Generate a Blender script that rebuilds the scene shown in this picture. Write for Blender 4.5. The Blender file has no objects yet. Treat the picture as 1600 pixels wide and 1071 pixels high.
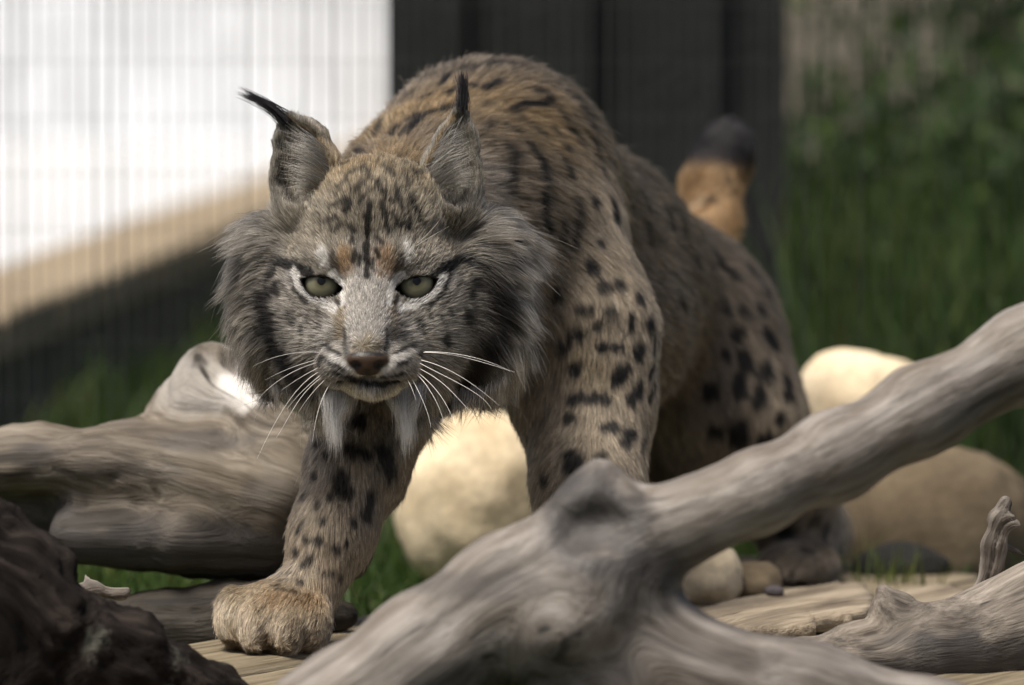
import bpy, math, random
import numpy as np
from mathutils import Vector, Matrix
from mathutils.bvhtree import BVHTree

rng = np.random.default_rng(7)
random.seed(7)
SC = bpy.context.scene
COL = SC.collection

# ------------------------------------------------------------------ camera
CAM_Y, CAM_Z, FPX = -5.0, 0.5, 11111.0          # 250 mm lens, photo is 1600 px wide
PITCH = math.atan((535.5 + 86) / FPX)
cam = bpy.data.cameras.new('camera')
cam.sensor_width = 36.0
cam.lens = FPX * 36.0 / 1600.0
cam.clip_start, cam.clip_end = 0.1, 2000
cam.dof.use_dof = True
cam.dof.focus_distance = 4.985
cam.dof.aperture_fstop = 5.8
camo = bpy.data.objects.new('camera', cam)
COL.objects.link(camo)
camo.location = (0, CAM_Y, CAM_Z)
camo.rotation_euler = (math.pi / 2 - PITCH, 0, 0)
SC.camera = camo

# ------------------------------------------------------------------ light
SUN_EL, SUN_AZ = math.radians(65), math.radians(-46)   # azimuth from -Y (camera side) towards the left
sd = Vector((math.sin(SUN_AZ) * math.cos(SUN_EL), -math.cos(SUN_AZ) * math.cos(SUN_EL), math.sin(SUN_EL)))
world = bpy.data.worlds.new('World')
SC.world = world
world.use_nodes = True
wn = world.node_tree
sky = wn.nodes.new('ShaderNodeTexSky')
sky.sky_type = 'NISHITA'
sky.sun_disc = False
sky.sun_elevation = SUN_EL
sky.sun_rotation = math.atan2(sd.x, sd.y)
sky.air_density, sky.dust_density, sky.ozone_density = 0.8, 6.0, 0.6
bg = wn.nodes['Background']
bg.inputs['Strength'].default_value = 0.062
wn.links.new(sky.outputs[0], bg.inputs[0])
sun = bpy.data.lights.new('sun', 'SUN')
sun.energy = 2.5
sun.angle = math.radians(18)
sun.color = (1.0, 0.94, 0.85)
suno = bpy.data.objects.new('sun', sun)
COL.objects.link(suno)
suno.rotation_euler = sd.to_track_quat('Z', 'Y').to_euler()
SC.view_settings.view_transform = 'Standard'
SC.view_settings.look = 'None'
SC.view_settings.gamma = 1.0
SC.view_settings.exposure = 0.95
SC.render.engine = 'CYCLES'
SC.cycles.max_bounces = 6
SC.cycles.diffuse_bounces = 3
SC.cycles.glossy_bounces = 3
SC.cycles.transmission_bounces = 4
SC.cycles.transparent_max_bounces = 8
SC.cycles_curves.shape = 'RIBBONS'

# ------------------------------------------------------------------ pixel helpers
_cp, _sp = math.cos(PITCH), math.sin(PITCH)
def ray(px, py):
    u, v = (px - 800) / FPX, -(py - 535.5) / FPX
    return np.array([u, _cp + v * _sp, -_sp + v * _cp])
def W(px, py, y):
    r = ray(px, py)
    t = (y - CAM_Y) / r[1]
    return np.array([0, CAM_Y, CAM_Z]) + r * t
def G(px, py, z=0.0):
    r = ray(px, py)
    t = (z - CAM_Z) / r[2]
    return np.array([0, CAM_Y, CAM_Z]) + r * t
def S(r, y):                                    # pixel length -> metres at depth y
    return r * (y - CAM_Y) / FPX
O_HEAD = W(577, 445, 0.0)
def H(x, f, z):                                 # head frame in millimetres: right, forward, up
    return O_HEAD + np.array([x, -f, z]) / 1000.0

# ------------------------------------------------------------------ noise
def _hash(ix, iy, iz, seed):
    n = (ix.astype(np.int64) * 374761393 + iy.astype(np.int64) * 668265263 + iz.astype(np.int64) * 2147483647 + seed * 1274126177) & 0x7fffffff
    n = ((n ^ (n >> 13)) * 1274126177) & 0x7fffffff
    n = (n ^ (n >> 16)) & 0xffffff
    return n.astype(np.float32) / float(0xffffff) * 2 - 1
def noise(P, scale=1.0, seed=0):
    P = np.asarray(P, np.float64) * scale
    F = np.floor(P).astype(np.int64)
    f = (P - F).astype(np.float32)
    u = f * f * f * (f * (f * 6 - 15) + 10)
    out = 0
    for dx in (0, 1):
        wx = u[:, 0] if dx else 1 - u[:, 0]
        for dy in (0, 1):
            wy = u[:, 1] if dy else 1 - u[:, 1]
            for dz in (0, 1):
                wz = u[:, 2] if dz else 1 - u[:, 2]
                out = out + wx * wy * wz * _hash(F[:, 0] + dx, F[:, 1] + dy, F[:, 2] + dz, seed)
    return out
def fbm(P, scale, seed=0, octs=3):
    a, o, t = 1.0, 0, 0
    for i in range(octs):
        o = o + a * noise(P, scale * 2 ** i, seed + i * 17)
        t += a
        a *= 0.5
    return o / t
def sstep(a, b, x):
    t = np.clip((x - a) / (b - a), 0, 1)
    return t * t * (3 - 2 * t)

# ------------------------------------------------------------------ signed-distance modelling
class Ell:
    def __init__(s, c, r, k=0.02, g=''):
        s.c, s.r, s.k, s.g = np.array(c, float), np.array(r, float), k, g
    def box(s): return s.c - s.r, s.c + s.r
    def d(s, x, y, z):
        a, b, c = (x - s.c[0]), (y - s.c[1]), (z - s.c[2])
        k0 = np.sqrt((a / s.r[0]) ** 2 + (b / s.r[1]) ** 2 + (c / s.r[2]) ** 2)
        k1 = np.sqrt((a / s.r[0] ** 2) ** 2 + (b / s.r[1] ** 2) ** 2 + (c / s.r[2] ** 2) ** 2)
        return k0 * (k0 - 1) / np.maximum(k1, 1e-6)
class Cone:
    def __init__(s, a, ra, b, rb, k=0.02, g=''):
        s.a, s.b, s.ra, s.rb, s.k, s.g = np.array(a, float), np.array(b, float), ra, rb, k, g
        s.ab = s.b - s.a
        s.L2 = max(float(s.ab @ s.ab), 1e-12)
    def box(s):
        m = max(s.ra, s.rb)
        return np.minimum(s.a, s.b) - m, np.maximum(s.a, s.b) + m
    def t(s, x, y, z):
        return np.clip(((x - s.a[0]) * s.ab[0] + (y - s.a[1]) * s.ab[1] + (z - s.a[2]) * s.ab[2]) / s.L2, 0, 1)
    def d(s, x, y, z):
        t = s.t(x, y, z)
        return np.sqrt((x - s.a[0] - t * s.ab[0]) ** 2 + (y - s.a[1] - t * s.ab[1]) ** 2 + (z - s.a[2] - t * s.ab[2]) ** 2) - (s.ra + (s.rb - s.ra) * t)
class Fn:                                       # any distance function within a box
    def __init__(s, fn, lo, hi, k=0.002, g=''):
        s.fn, s.lo, s.hi, s.k, s.g = fn, np.array(lo), np.array(hi), k, g
    def box(s): return s.lo, s.hi
    def d(s, x, y, z): return s.fn(x, y, z)

def axis(*segs):                                # (start, stop, step) runs, contiguous
    out = []
    for a, b, st in segs:
        n = max(int(round((b - a) / st)), 1)
        out += list(np.linspace(a, b, n, endpoint=False))
    out.append(segs[-1][1])
    return np.array(out)

def surface(prims, X, Y, Z, subs=(), margin=0.012):
    V = np.ones((len(X), len(Y), len(Z)), np.float32)
    def block(p, m):
        lo, hi = p.box()
        sl = []
        for A, l, h in zip((X, Y, Z), lo, hi):
            sl.append(slice(max(np.searchsorted(A, l - m) - 1, 0), min(np.searchsorted(A, h + m) + 1, len(A))))
        return tuple(sl)
    def ev(p, sl):
        return p.d(X[sl[0]][:, None, None], Y[sl[1]][None, :, None], Z[sl[2]][None, None, :]).astype(np.float32)
    for p in prims:
        sl = block(p, p.k + margin)
        if any(q.stop <= q.start for q in sl): continue
        b = ev(p, sl)
        a = V[sl]
        h = np.clip(0.5 + 0.5 * (a - b) / p.k, 0, 1)
        V[sl] = a + (b - a) * h - p.k * h * (1 - h)
    for p in subs:
        sl = block(p, p.k + margin)
        if any(q.stop <= q.start for q in sl): continue
        b = -ev(p, sl)
        a = V[sl]
        h = np.clip(0.5 - 0.5 * (a - b) / p.k, 0, 1)
        V[sl] = a + (b - a) * h + p.k * h * (1 - h)
    # surface nets
    ins = V < 0
    c = [ins[i:i - 1 or None, j:j - 1 or None, k:k - 1 or None] for i in (0, 1) for j in (0, 1) for k in (0, 1)]
    alli, anyi = c[0].copy(), c[0].copy()
    for q in c[1:]:
        alli &= q; anyi |= q
    act = np.argwhere(anyi & ~alli)
    idx = np.full(anyi.shape, -1, np.int64)
    idx[act[:, 0], act[:, 1], act[:, 2]] = np.arange(len(act))
    off = np.array([(i, j, k) for i in (0, 1) for j in (0, 1) for k in (0, 1)])
    cv = np.stack([V[act[:, 0] + o[0], act[:, 1] + o[1], act[:, 2] + o[2]] for o in off], 1)
    acc = np.zeros((len(act), 3)); cnt = np.zeros(len(act))
    for a in range(8):
        for b in range(a + 1, 8):
            if np.abs(off[a] - off[b]).sum() != 1: continue
            va, vb = cv[:, a], cv[:, b]
            m = (va < 0) != (vb < 0)
            t = np.where(m, va / np.where(m, va - vb, 1), 0)[:, None]
            acc += np.where(m[:, None], off[a] + t * (off[b] - off[a]), 0)
            cnt += m
    loc = acc / cnt[:, None]
    P = np.empty((len(act), 3))
    for d, A in enumerate((X, Y, Z)):
        i0 = act[:, d]
        P[:, d] = A[i0] + loc[:, d] * (A[i0 + 1] - A[i0])
    quads = []
    nx, ny, nz = V.shape
    for d in range(3):
        sh = [slice(None)] * 3; sh2 = [slice(None)] * 3
        sh[d] = slice(0, -1); sh2[d] = slice(1, None)
        a, b = ins[tuple(sh)], ins[tuple(sh2)]
        e = np.argwhere(a != b)
        o1, o2 = [(1, 2), (2, 0), (0, 1)][d]
        lim = [nx, ny, nz]
        e = e[(e[:, o1] > 0) & (e[:, o2] > 0) & (e[:, o1] < lim[o1] - 1) & (e[:, o2] < lim[o2] - 1)]
        q = []
        for s1, s2 in ((-1, -1), (0, -1), (0, 0), (-1, 0)):
            f = e.copy(); f[:, o1] += s1; f[:, o2] += s2
            q.append(idx[f[:, 0], f[:, 1], f[:, 2]])
        q = np.stack(q, 1)
        flip = ~a[e[:, 0], e[:, 1], e[:, 2]]
        q[flip] = q[flip][:, ::-1]
        quads.append(q)
    return P, np.concatenate(quads)

def smooth_mesh(P, Q, it=1, f=0.5):
    for _ in range(it):
        acc = np.zeros_like(P); cnt = np.zeros(len(P))
        for a, b in ((0, 1), (1, 2), (2, 3), (3, 0)):
            for c in range(3):
                acc[:, c] += np.bincount(Q[:, a], P[Q[:, b], c], len(P)) + np.bincount(Q[:, b], P[Q[:, a], c], len(P))
            cnt += np.bincount(Q[:, a], minlength=len(P)) + np.bincount(Q[:, b], minlength=len(P))
        P = P + f * (acc / np.maximum(cnt, 1)[:, None] - P)
    return P
def vnormals(P, Q):
    n = np.cross(P[Q[:, 2]] - P[Q[:, 0]], P[Q[:, 3]] - P[Q[:, 1]])
    N = np.zeros_like(P)
    for a in range(4):
        for c in range(3):
            N[:, c] += np.bincount(Q[:, a], n[:, c], len(P))
    return N / np.maximum(np.linalg.norm(N, axis=1), 1e-12)[:, None]

# ------------------------------------------------------------------ object helpers
def mesh_obj(name, P, F, mat=None, parent=None, smooth=True):
    me = bpy.data.meshes.new(name)
    P = np.asarray(P, float)
    if isinstance(F, np.ndarray):
        n = F.shape[1]
        me.vertices.add(len(P)); me.vertices.foreach_set('co', P.ravel())
        me.loops.add(F.size); me.loops.foreach_set('vertex_index', F.ravel().astype(np.int32))
        me.polygons.add(len(F)); me.polygons.foreach_set('loop_start', np.arange(0, F.size, n, dtype=np.int32))
        me.update(calc_edges=True); me.validate()
    else:
        me.from_pydata(P.tolist(), [], F)
    if smooth:
        me.polygons.foreach_set('use_smooth', np.ones(len(me.polygons), bool))
    me.update()
    o = bpy.data.objects.new(name, me)
    COL.objects.link(o)
    if mat: me.materials.append(mat)
    if parent is not None: o.parent = parent
    return o
def rebase(o, base):                            # origin at the thing's base
    base = Vector(base)
    o.data.transform(Matrix.Translation(-base))
    o.location = base
    return o
def empty(name, loc=(0, 0, 0)):
    o = bpy.data.objects.new(name, None)
    COL.objects.link(o)
    o.location = loc
    o.empty_display_size = 0.05
    return o
def tag(o, label=None, cat=None, group=None, kind=None):
    if label: o['label'] = label
    if cat: o['category'] = cat
    if group: o['group'] = group
    if kind: o['kind'] = kind
    return o
def under(o, parent):                           # parent, keeping world coordinates of the mesh data
    o.parent = parent
    o.matrix_parent_inverse = Matrix.Translation(-parent.location)
    return o
def box_pf(x0, x1, y0, y1, z0, z1):
    P = [(x, y, z) for x in (x0, x1) for y in (y0, y1) for z in (z0, z1)]
    F = [(0, 1, 3, 2), (4, 6, 7, 5), (0, 4, 5, 1), (2, 3, 7, 6), (0, 2, 6, 4), (1, 5, 7, 3)]
    return P, F
def set_attr(me, name, typ, arr):
    a = me.attributes.new(name, typ, 'POINT')
    key = {'FLOAT': 'value', 'FLOAT_VECTOR': 'vector', 'FLOAT_COLOR': 'color'}[typ]
    a.data.foreach_set(key, np.asarray(arr, np.float32).ravel())

# ------------------------------------------------------------------ materials
def mat_new(name):
    m = bpy.data.materials.new(name)
    m.use_nodes = True
    nt = m.node_tree
    return m, nt, nt.nodes['Principled BSDF']
def nd(nt, typ, **kw):
    n = nt.nodes.new(typ)
    for k, v in kw.items():
        if k.startswith('i_'):
            n.inputs[k[2:].replace('_', ' ')].default_value = v
        else:
            setattr(n, k, v)
    return n
def ramp(nt, fac, stops):
    r = nt.nodes.new('ShaderNodeValToRGB')
    e = r.color_ramp.elements
    while len(e) < len(stops): e.new(0.5)
    for q, (p, c) in zip(e, stops):
        q.position = p
        q.color = (c[0], c[1], c[2], 1)
    nt.links.new(fac, r.inputs[0])
    return r.outputs[0]
def mixc(nt, fac, a, b, mode='MIX'):
    m = nt.nodes.new('ShaderNodeMix')
    m.data_type = 'RGBA'
    m.blend_type = mode
    for s, v in ((m.inputs[0], fac), (m.inputs[6], a), (m.inputs[7], b)):
        if isinstance(v, (int, float)): s.default_value = v
        elif isinstance(v, tuple): s.default_value = (*v, 1)
        else: nt.links.new(v, s)
    return m.outputs[2]
def tex_noise(nt, vec, scale, detail=4, rough=0.55):
    n = nd(nt, 'ShaderNodeTexNoise', i_Scale=scale, i_Detail=detail, i_Roughness=rough)
    if vec is not None: nt.links.new(vec, n.inputs['Vector'])
    return n.outputs[0]
def mapping(nt, vec, scale):
    m = nd(nt, 'ShaderNodeMapping')
    m.inputs['Scale'].default_value = scale
    nt.links.new(vec, m.inputs['Vector'])
    return m.outputs[0]
def bump(nt, bsdf, h, strength, dist):
    b = nd(nt, 'ShaderNodeBump')
    b.inputs['Strength'].default_value = strength
    b.inputs['Distance'].default_value = dist
    nt.links.new(h, b.inputs['Height'])
    nt.links.new(b.outputs[0], bsdf.inputs['Normal'])

def wood_mat(name, light, mid, dark, warm=None, crack=0.5, vec='grain', blot=0.6, gs=1.0, amt=1.0, rgh=0.72):
    m, nt, b = mat_new(name)
    if vec == 'grain':
        a = nd(nt, 'ShaderNodeAttribute', attribute_name='grain').outputs['Vector']
    else:
        a = nd(nt, 'ShaderNodeTexCoord').outputs['Object']
    g1 = tex_noise(nt, mapping(nt, a, (6 * gs, 130 * gs, 130 * gs)), 1.0, 5, 0.6)
    g2 = tex_noise(nt, mapping(nt, a, (14 * gs, 420 * gs, 420 * gs)), 1.0, 3, 0.6)
    big = tex_noise(nt, mapping(nt, a, (5, 16, 16)), 1.0, 4, 0.6)
    c = ramp(nt, g1, [(0.28, dark), (0.45, mid), (0.68, light)])
    c2 = ramp(nt, g2, [(0.3, (0.45, 0.44, 0.42)), (0.55, (1, 1, 1))])
    c = mixc(nt, amt, mid, c)
    c = mixc(nt, 0.55 * amt, c, c2, 'MULTIPLY')
    bl = ramp(nt, big, [(0.33, (0.36, 0.34, 0.33)), (0.52, (0.85, 0.84, 0.83)), (0.72, (1.15, 1.14, 1.12))])
    c = mixc(nt, blot, c, bl, 'MULTIPLY')
    if warm:
        wv = tex_noise(nt, mapping(nt, a, (9, 30, 30)), 1.0, 3, 0.5)
        c = mixc(nt, ramp(nt, wv, [(0.52, (0, 0, 0)), (0.7, (0.6, 0.6, 0.6))]), c, warm)
    if vec == 'grain':
        sv = nd(nt, 'ShaderNodeAttribute', attribute_name='stain_shade').outputs['Fac']
        c = mixc(nt, ramp(nt, sv, [(0.0, (0.85, 0.85, 0.85)), (0.5, (0, 0, 0))]), c, (0.042, 0.039, 0.038))  # dark end serves real stains and painted shade alike
        c = mixc(nt, ramp(nt, sv, [(0.5, (0, 0, 0)), (1.0, (0.9, 0.9, 0.9))]), c, (0.72, 0.70, 0.66))
    ck = tex_noise(nt, mapping(nt, a, (3.0 * gs, 75 * gs, 75 * gs)), 1.0, 2, 0.5)
    ckr = ramp(nt, ck, [(0.30, (1, 1, 1)), (0.36, (0, 0, 0))])
    c = mixc(nt, ckr, c, tuple(x * crack * 0.35 for x in mid))
    nt.links.new(c, b.inputs['Base Color'])
    b.inputs['Roughness'].default_value = rgh
    b.inputs['Specular IOR Level'].default_value = 0.3
    hsum = nd(nt, 'ShaderNodeMath', operation='ADD')
    nt.links.new(g1, hsum.inputs[0]); nt.links.new(g2, hsum.inputs[1])
    bump(nt, b, hsum.outputs[0], 0.55 * amt, 0.003)
    return m
def speckle_mat(name, cols, scale, rough=0.85, detail=6, bumps=0.3, bdist=0.01, fine=None):
    m, nt, b = mat_new(name)
    a = nd(nt, 'ShaderNodeTexCoord').outputs['Object']
    n = tex_noise(nt, a, scale, detail, 0.6)
    c = ramp(nt, n, [(0.3 + 0.4 * i / max(len(cols) - 1, 1), q) for i, q in enumerate(cols)])
    n2 = tex_noise(nt, a, fine or scale * 9, 4, 0.65)
    c = mixc(nt, 0.6, c, ramp(nt, n2, [(0.3, (0.62, 0.62, 0.62)), (0.7, (1.2, 1.2, 1.2))]), 'MULTIPLY')
    nt.links.new(c, b.inputs['Base Color'])
    b.inputs['Roughness'].default_value = rough
    b.inputs['Specular IOR Level'].default_value = 0.25
    bump(nt, b, n2, bumps, bdist)
    return m
def leaf_mat(name, c0, c1, c2, rough=0.55, trans=0.35):
    m, nt, b = mat_new(name)
    a = nd(nt, 'ShaderNodeAttribute', attribute_name='tint').outputs['Fac']
    c = ramp(nt, a, [(0.0, c0), (0.5, c1), (1.0, c2)])
    nt.links.new(c, b.inputs['Base Color'])
    b.inputs['Roughness'].default_value = rough
    b.inputs['Specular IOR Level'].default_value = 0.25
    tr = nd(nt, 'ShaderNodeBsdfTranslucent')
    nt.links.new(c, tr.inputs[0])
    ms = nd(nt, 'ShaderNodeMixShader')
    ms.inputs[0].default_value = trans
    nt.links.new(b.outputs[0], ms.inputs[1]); nt.links.new(tr.outputs[0], ms.inputs[2])
    nt.links.new(ms.outputs[0], nt.nodes['Material Output'].inputs[0])
    return m

M_GROUND = speckle_mat('earth_and_moss', [(0.024, 0.021, 0.014), (0.03, 0.04, 0.014), (0.042, 0.055, 0.018), (0.055, 0.05, 0.026)], 5.0, 0.95)
M_TERRACE = speckle_mat('pale_gravel', [(0.48, 0.49, 0.50), (0.56, 0.57, 0.58), (0.60, 0.61, 0.62)], 3.0, 0.9, fine=60)
M_COPING = speckle_mat('tan_sandstone', [(0.22, 0.17, 0.11), (0.28, 0.225, 0.15), (0.33, 0.27, 0.19)], 6.0, 0.9)
M_RETAIN = speckle_mat('mossy_retaining_stone', [(0.085, 0.085, 0.065), (0.13, 0.122, 0.098), (0.19, 0.175, 0.145)], 4.0, 0.95)
M_PLASTER = speckle_mat('white_render', [(0.72, 0.74, 0.76), (0.80, 0.825, 0.85), (0.82, 0.845, 0.87)], 1.2, 0.85, fine=12)
M_BOULDER = speckle_mat('cream_sandstone', [(0.55, 0.44, 0.28), (0.74, 0.62, 0.43), (0.80, 0.69, 0.50)], 9.0, 0.9, fine=120, bdist=0.004)
M_BOULDER2 = speckle_mat('brown_sandstone', [(0.085, 0.064, 0.04), (0.135, 0.104, 0.066), (0.19, 0.148, 0.096)], 8.0, 0.9, fine=110, bdist=0.004)
M_WIRE, _nt, _b = mat_new('galvanised_wire')
_b.inputs['Base Color'].default_value = (0.04, 0.042, 0.04, 1)
_b.inputs['Metallic'].default_value = 0.0
_b.inputs['Specular IOR Level'].default_value = 0.2
_b.inputs['Roughness'].default_value = 0.55
M_SCREEN = speckle_mat('charred_board', [(0.009, 0.011, 0.010), (0.013, 0.015, 0.0145), (0.018, 0.020, 0.020)], 7.0, 0.7, fine=80)
M_TAN = speckle_mat('tan_render', [(0.16, 0.14, 0.11), (0.24, 0.21, 0.17), (0.30, 0.26, 0.21)], 4.0, 0.9)
M_GRASS = leaf_mat('grass_blade', (0.020, 0.038, 0.010), (0.045, 0.085, 0.018), (0.16, 0.16, 0.045))
M_LEAF = leaf_mat('shrub_leaf', (0.012, 0.026, 0.009), (0.024, 0.050, 0.012), (0.060, 0.100, 0.016))
M_STEM = speckle_mat('shrub_stem', [(0.04, 0.035, 0.02), (0.07, 0.06, 0.04), (0.1, 0.085, 0.06)], 30.0)
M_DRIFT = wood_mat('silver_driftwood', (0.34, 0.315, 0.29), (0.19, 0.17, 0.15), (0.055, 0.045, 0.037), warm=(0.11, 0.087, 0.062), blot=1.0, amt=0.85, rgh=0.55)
M_DRIFT2 = wood_mat('bleached_log', (0.33, 0.295, 0.245), (0.165, 0.14, 0.108), (0.045, 0.036, 0.027), warm=(0.085, 0.067, 0.045), blot=1.0, amt=0.75)
M_DRIFT3 = wood_mat('cracked_driftwood', (0.40, 0.36, 0.31), (0.20, 0.175, 0.145), (0.045, 0.036, 0.03), warm=(0.12, 0.092, 0.064), blot=1.0, gs=1.5, amt=0.85)
M_BARKSTRIP = wood_mat('grey_bark_strip', (0.30, 0.27, 0.24), (0.13, 0.11, 0.09), (0.03, 0.024, 0.02), gs=1.6)
M_DARKLOG = wood_mat('damp_dark_log', (0.06, 0.05, 0.038), (0.03, 0.025, 0.019), (0.01, 0.008, 0.006))
M_PLANK = wood_mat('weathered_plank', (0.30, 0.255, 0.175), (0.19, 0.155, 0.10), (0.055, 0.042, 0.028), vec='obj', blot=0.7)
M_SLAB = wood_mat('split_bark_slab', (0.40, 0.345, 0.26), (0.27, 0.22, 0.155), (0.08, 0.06, 0.042), vec='obj', blot=0.9)

# =================================================================== SETTING
GZ = -0.032
# ledge line (front edge of the raised terrace), runs away to the right
L0, L1 = np.array([-0.54, 2.5]), np.array([-0.363, 5.6])
ldir = (L1 - L0) / np.linalg.norm(L1 - L0)
lnor = np.array([-ldir[1], ldir[0]])            # to the left of the line
gx = axis((-400, -3, 40), (-3, 3, 0.06), (3, 400, 40))
gy = axis((-400, -2.0, 40), (-2.0, 6.0, 0.08), (6.0, 600, 40))
XX, YY = np.meshgrid(gx, gy, indexing='ij')
gp = np.stack([XX.ravel(), YY.ravel(), np.zeros(XX.size)], 1)
near = np.exp(-((gp[:, 0] / 3) ** 2 + ((gp[:, 1] - 1) / 4) ** 2))
platform_zone = sstep(0.9, 0.5, np.abs(gp[:, 1] - 0.2))
gp[:, 2] = GZ + near * 0.035 * fbm(gp, 3.0, 3) * (1 - platform_zone) - 0.06 * sstep(-0.6, -2.0, gp[:, 1])
gp[:, 2] = np.where(platform_zone > 0.5, np.minimum(gp[:, 2], GZ), gp[:, 2])
nX, nY = len(gx), len(gy)
ii, jj = np.meshgrid(np.arange(nX - 1), np.arange(nY - 1), indexing='ij')
a = (ii * nY + jj).ravel()
gq = np.stack([a, a + nY, a + nY + 1, a + 1], 1)
ground = tag(mesh_obj('ground', gp, gq, M_GROUND), kind='structure')

# raised pale terrace with a sandstone coping along its edge
def along(s, off, z):
    p = L0 + ldir * s + lnor * off
    return (p[0], p[1], z)
TZ = 0.105
ter_prof = [along(-3.5, 0.13, 0), along(40, 0.13, 0), along(40, 40, 0), along(-3.5, 6, 0)]
P = [(x, y, GZ - 0.05) for x, y, _ in ter_prof] + [(x, y, TZ) for x, y, _ in ter_prof]
F = [(0, 1, 5, 4), (1, 2, 6, 5), (2, 3, 7, 6), (3, 0, 4, 7), (4, 5, 6, 7)]
tag(mesh_obj('terrace', P, F, M_TERRACE, smooth=False), kind='structure')
ledge = tag(empty('retaining_wall', along(0, 0, GZ)), 'low retaining wall with tan coping stones edging the pale terrace', 'wall')
s0, n = -3.4, 0
while s0 < 14:
    ln = 0.38 + 0.14 * random.random()
    for nm, o0, o1, z0, z1, mt in (('coping_stone', -0.015, 0.145, TZ - 0.038, TZ + 0.006 + 0.004 * random.random(), M_COPING),
                                   ('face_stone', 0.0, 0.128, GZ - 0.05, TZ - 0.041, M_RETAIN)):
        g = 0.004
        pts = [along(s0 + g, o0, 0), along(s0 + ln - g, o0, 0), along(s0 + ln - g, o1, 0), along(s0 + g, o1, 0)]
        ch = 0.006
        P = [(x, y, z0) for x, y, _ in pts] + [(x, y, z1 - ch) for x, y, _ in pts]
        cx, cy = np.mean([p[0] for p in pts]), np.mean([p[1] for p in pts])
        P += [(x + (cx - x) * 0.05, y + (cy - y) * 0.05, z1) for x, y, _ in pts]
        F = [(3, 2, 1, 0)] + [(i, (i + 1) % 4, 4 + (i + 1) % 4, 4 + i) for i in range(4)] + [(4 + i, 4 + (i + 1) % 4, 8 + (i + 1) % 4, 8 + i) for i in range(4)] + [(8, 9, 10, 11)]
        under(mesh_obj(nm, P, F, mt, smooth=False), ledge)
    s0 += ln

# white rendered wall at the back of the terrace
P, F = box_pf(-6, -0.02, 9.0, 9.25, TZ - 0.02, 3.0)
w = mesh_obj('rendered_wall', P, F, M_PLASTER, smooth=False)
rebase(w, (-3, 9.1, TZ))
tag(w, 'white rendered wall rising behind the pale terrace', 'wall')
# tan wall behind the shrubs
P, F = box_pf(0.28, 2.6, 6.2, 6.45, GZ - 0.03, 1.6)
w = rebase(mesh_obj('rendered_wall', P, F, M_TAN, smooth=False), (1.4, 6.3, GZ))
tag(w, 'tan wall half hidden behind green shrubs', 'wall')

# dark timber screen
scr = tag(empty('timber_screen', (0.075, 2.22, GZ)), 'tall dark timber screen of upright boards behind the lynx', 'screen')
x0, x1 = W(612, 200, 2.2)[0], W(1222, 200, 2.2)[0]
nb = 6
for i in range(nb):
    a, b_ = x0 + (x1 - x0) * i / nb, x0 + (x1 - x0) * (i + 1) / nb
    dy = 0.0225 * (i % 2)
    P, F = box_pf(a - 0.004, b_ + 0.004, 2.18 + dy, 2.202 + dy, GZ - 0.02, 1.25 - 0.01 * random.random())
    under(mesh_obj('board', P, F, M_SCREEN, smooth=False), scr)
for z in (0.12, 0.62, 1.1):
    P, F = box_pf(x0 + 0.01, x1 - 0.01, 2.2265, 2.262, z, z + 0.07)
    under(mesh_obj('rail', P, F, M_SCREEN, smooth=False), scr)

# welded wire mesh fence
FY = 1.45
fence = tag(empty('wire_mesh_fence', (0, FY, GZ)), 'fine welded wire mesh fence stretched behind the lynx', 'fence')
P, F = [], []
def bar(p, q, r):
    p, q = np.array(p), np.array(q)
    d = (q - p) / np.linalg.norm(q - p)
    u = np.cross(d, (0.3, 1, 0.2)); u /= np.linalg.norm(u)
    v = np.cross(d, u)
    n0 = len(P)
    for c in (p, q):
        for k in range(4):
            an = math.pi / 2 * k + 0.78
            P.append(tuple(c + r * (math.cos(an) * u + math.sin(an) * v)))
    for k in range(4):
        F.append((n0 + k, n0 + (k + 1) % 4, n0 + 4 + (k + 1) % 4, n0 + 4 + k))
FX0, FX1, FZ1 = -1.3, 1.5, 1.5
nv = 0
x = FX0
while x < FX1:
    j = 0.0012 * (random.random() - 0.5)
    bar((x + j, FY, GZ - 0.02), (x - j, FY, FZ1), 0.0008 if random.random() < 0.8 else 0.0013)
    x += 0.0127 * (0.9 + 0.2 * random.random())
z = GZ + 0.02
while z < FZ1:
    bar((FX0, FY - 0.0016, z), (FX1, FY - 0.0016, z), 0.00032)
    z += 0.0508
wm = under(mesh_obj('wire_mesh', P, F, M_WIRE), fence)
wm['kind'] = 'stuff'
for x in (FX0, FX1):
    P, F = box_pf(x - 0.025, x + 0.025, FY - 0.025, FY + 0.025, GZ - 0.03, FZ1 + 0.03)
    under(mesh_obj('post', P, F, M_WIRE, smooth=False), fence)

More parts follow.
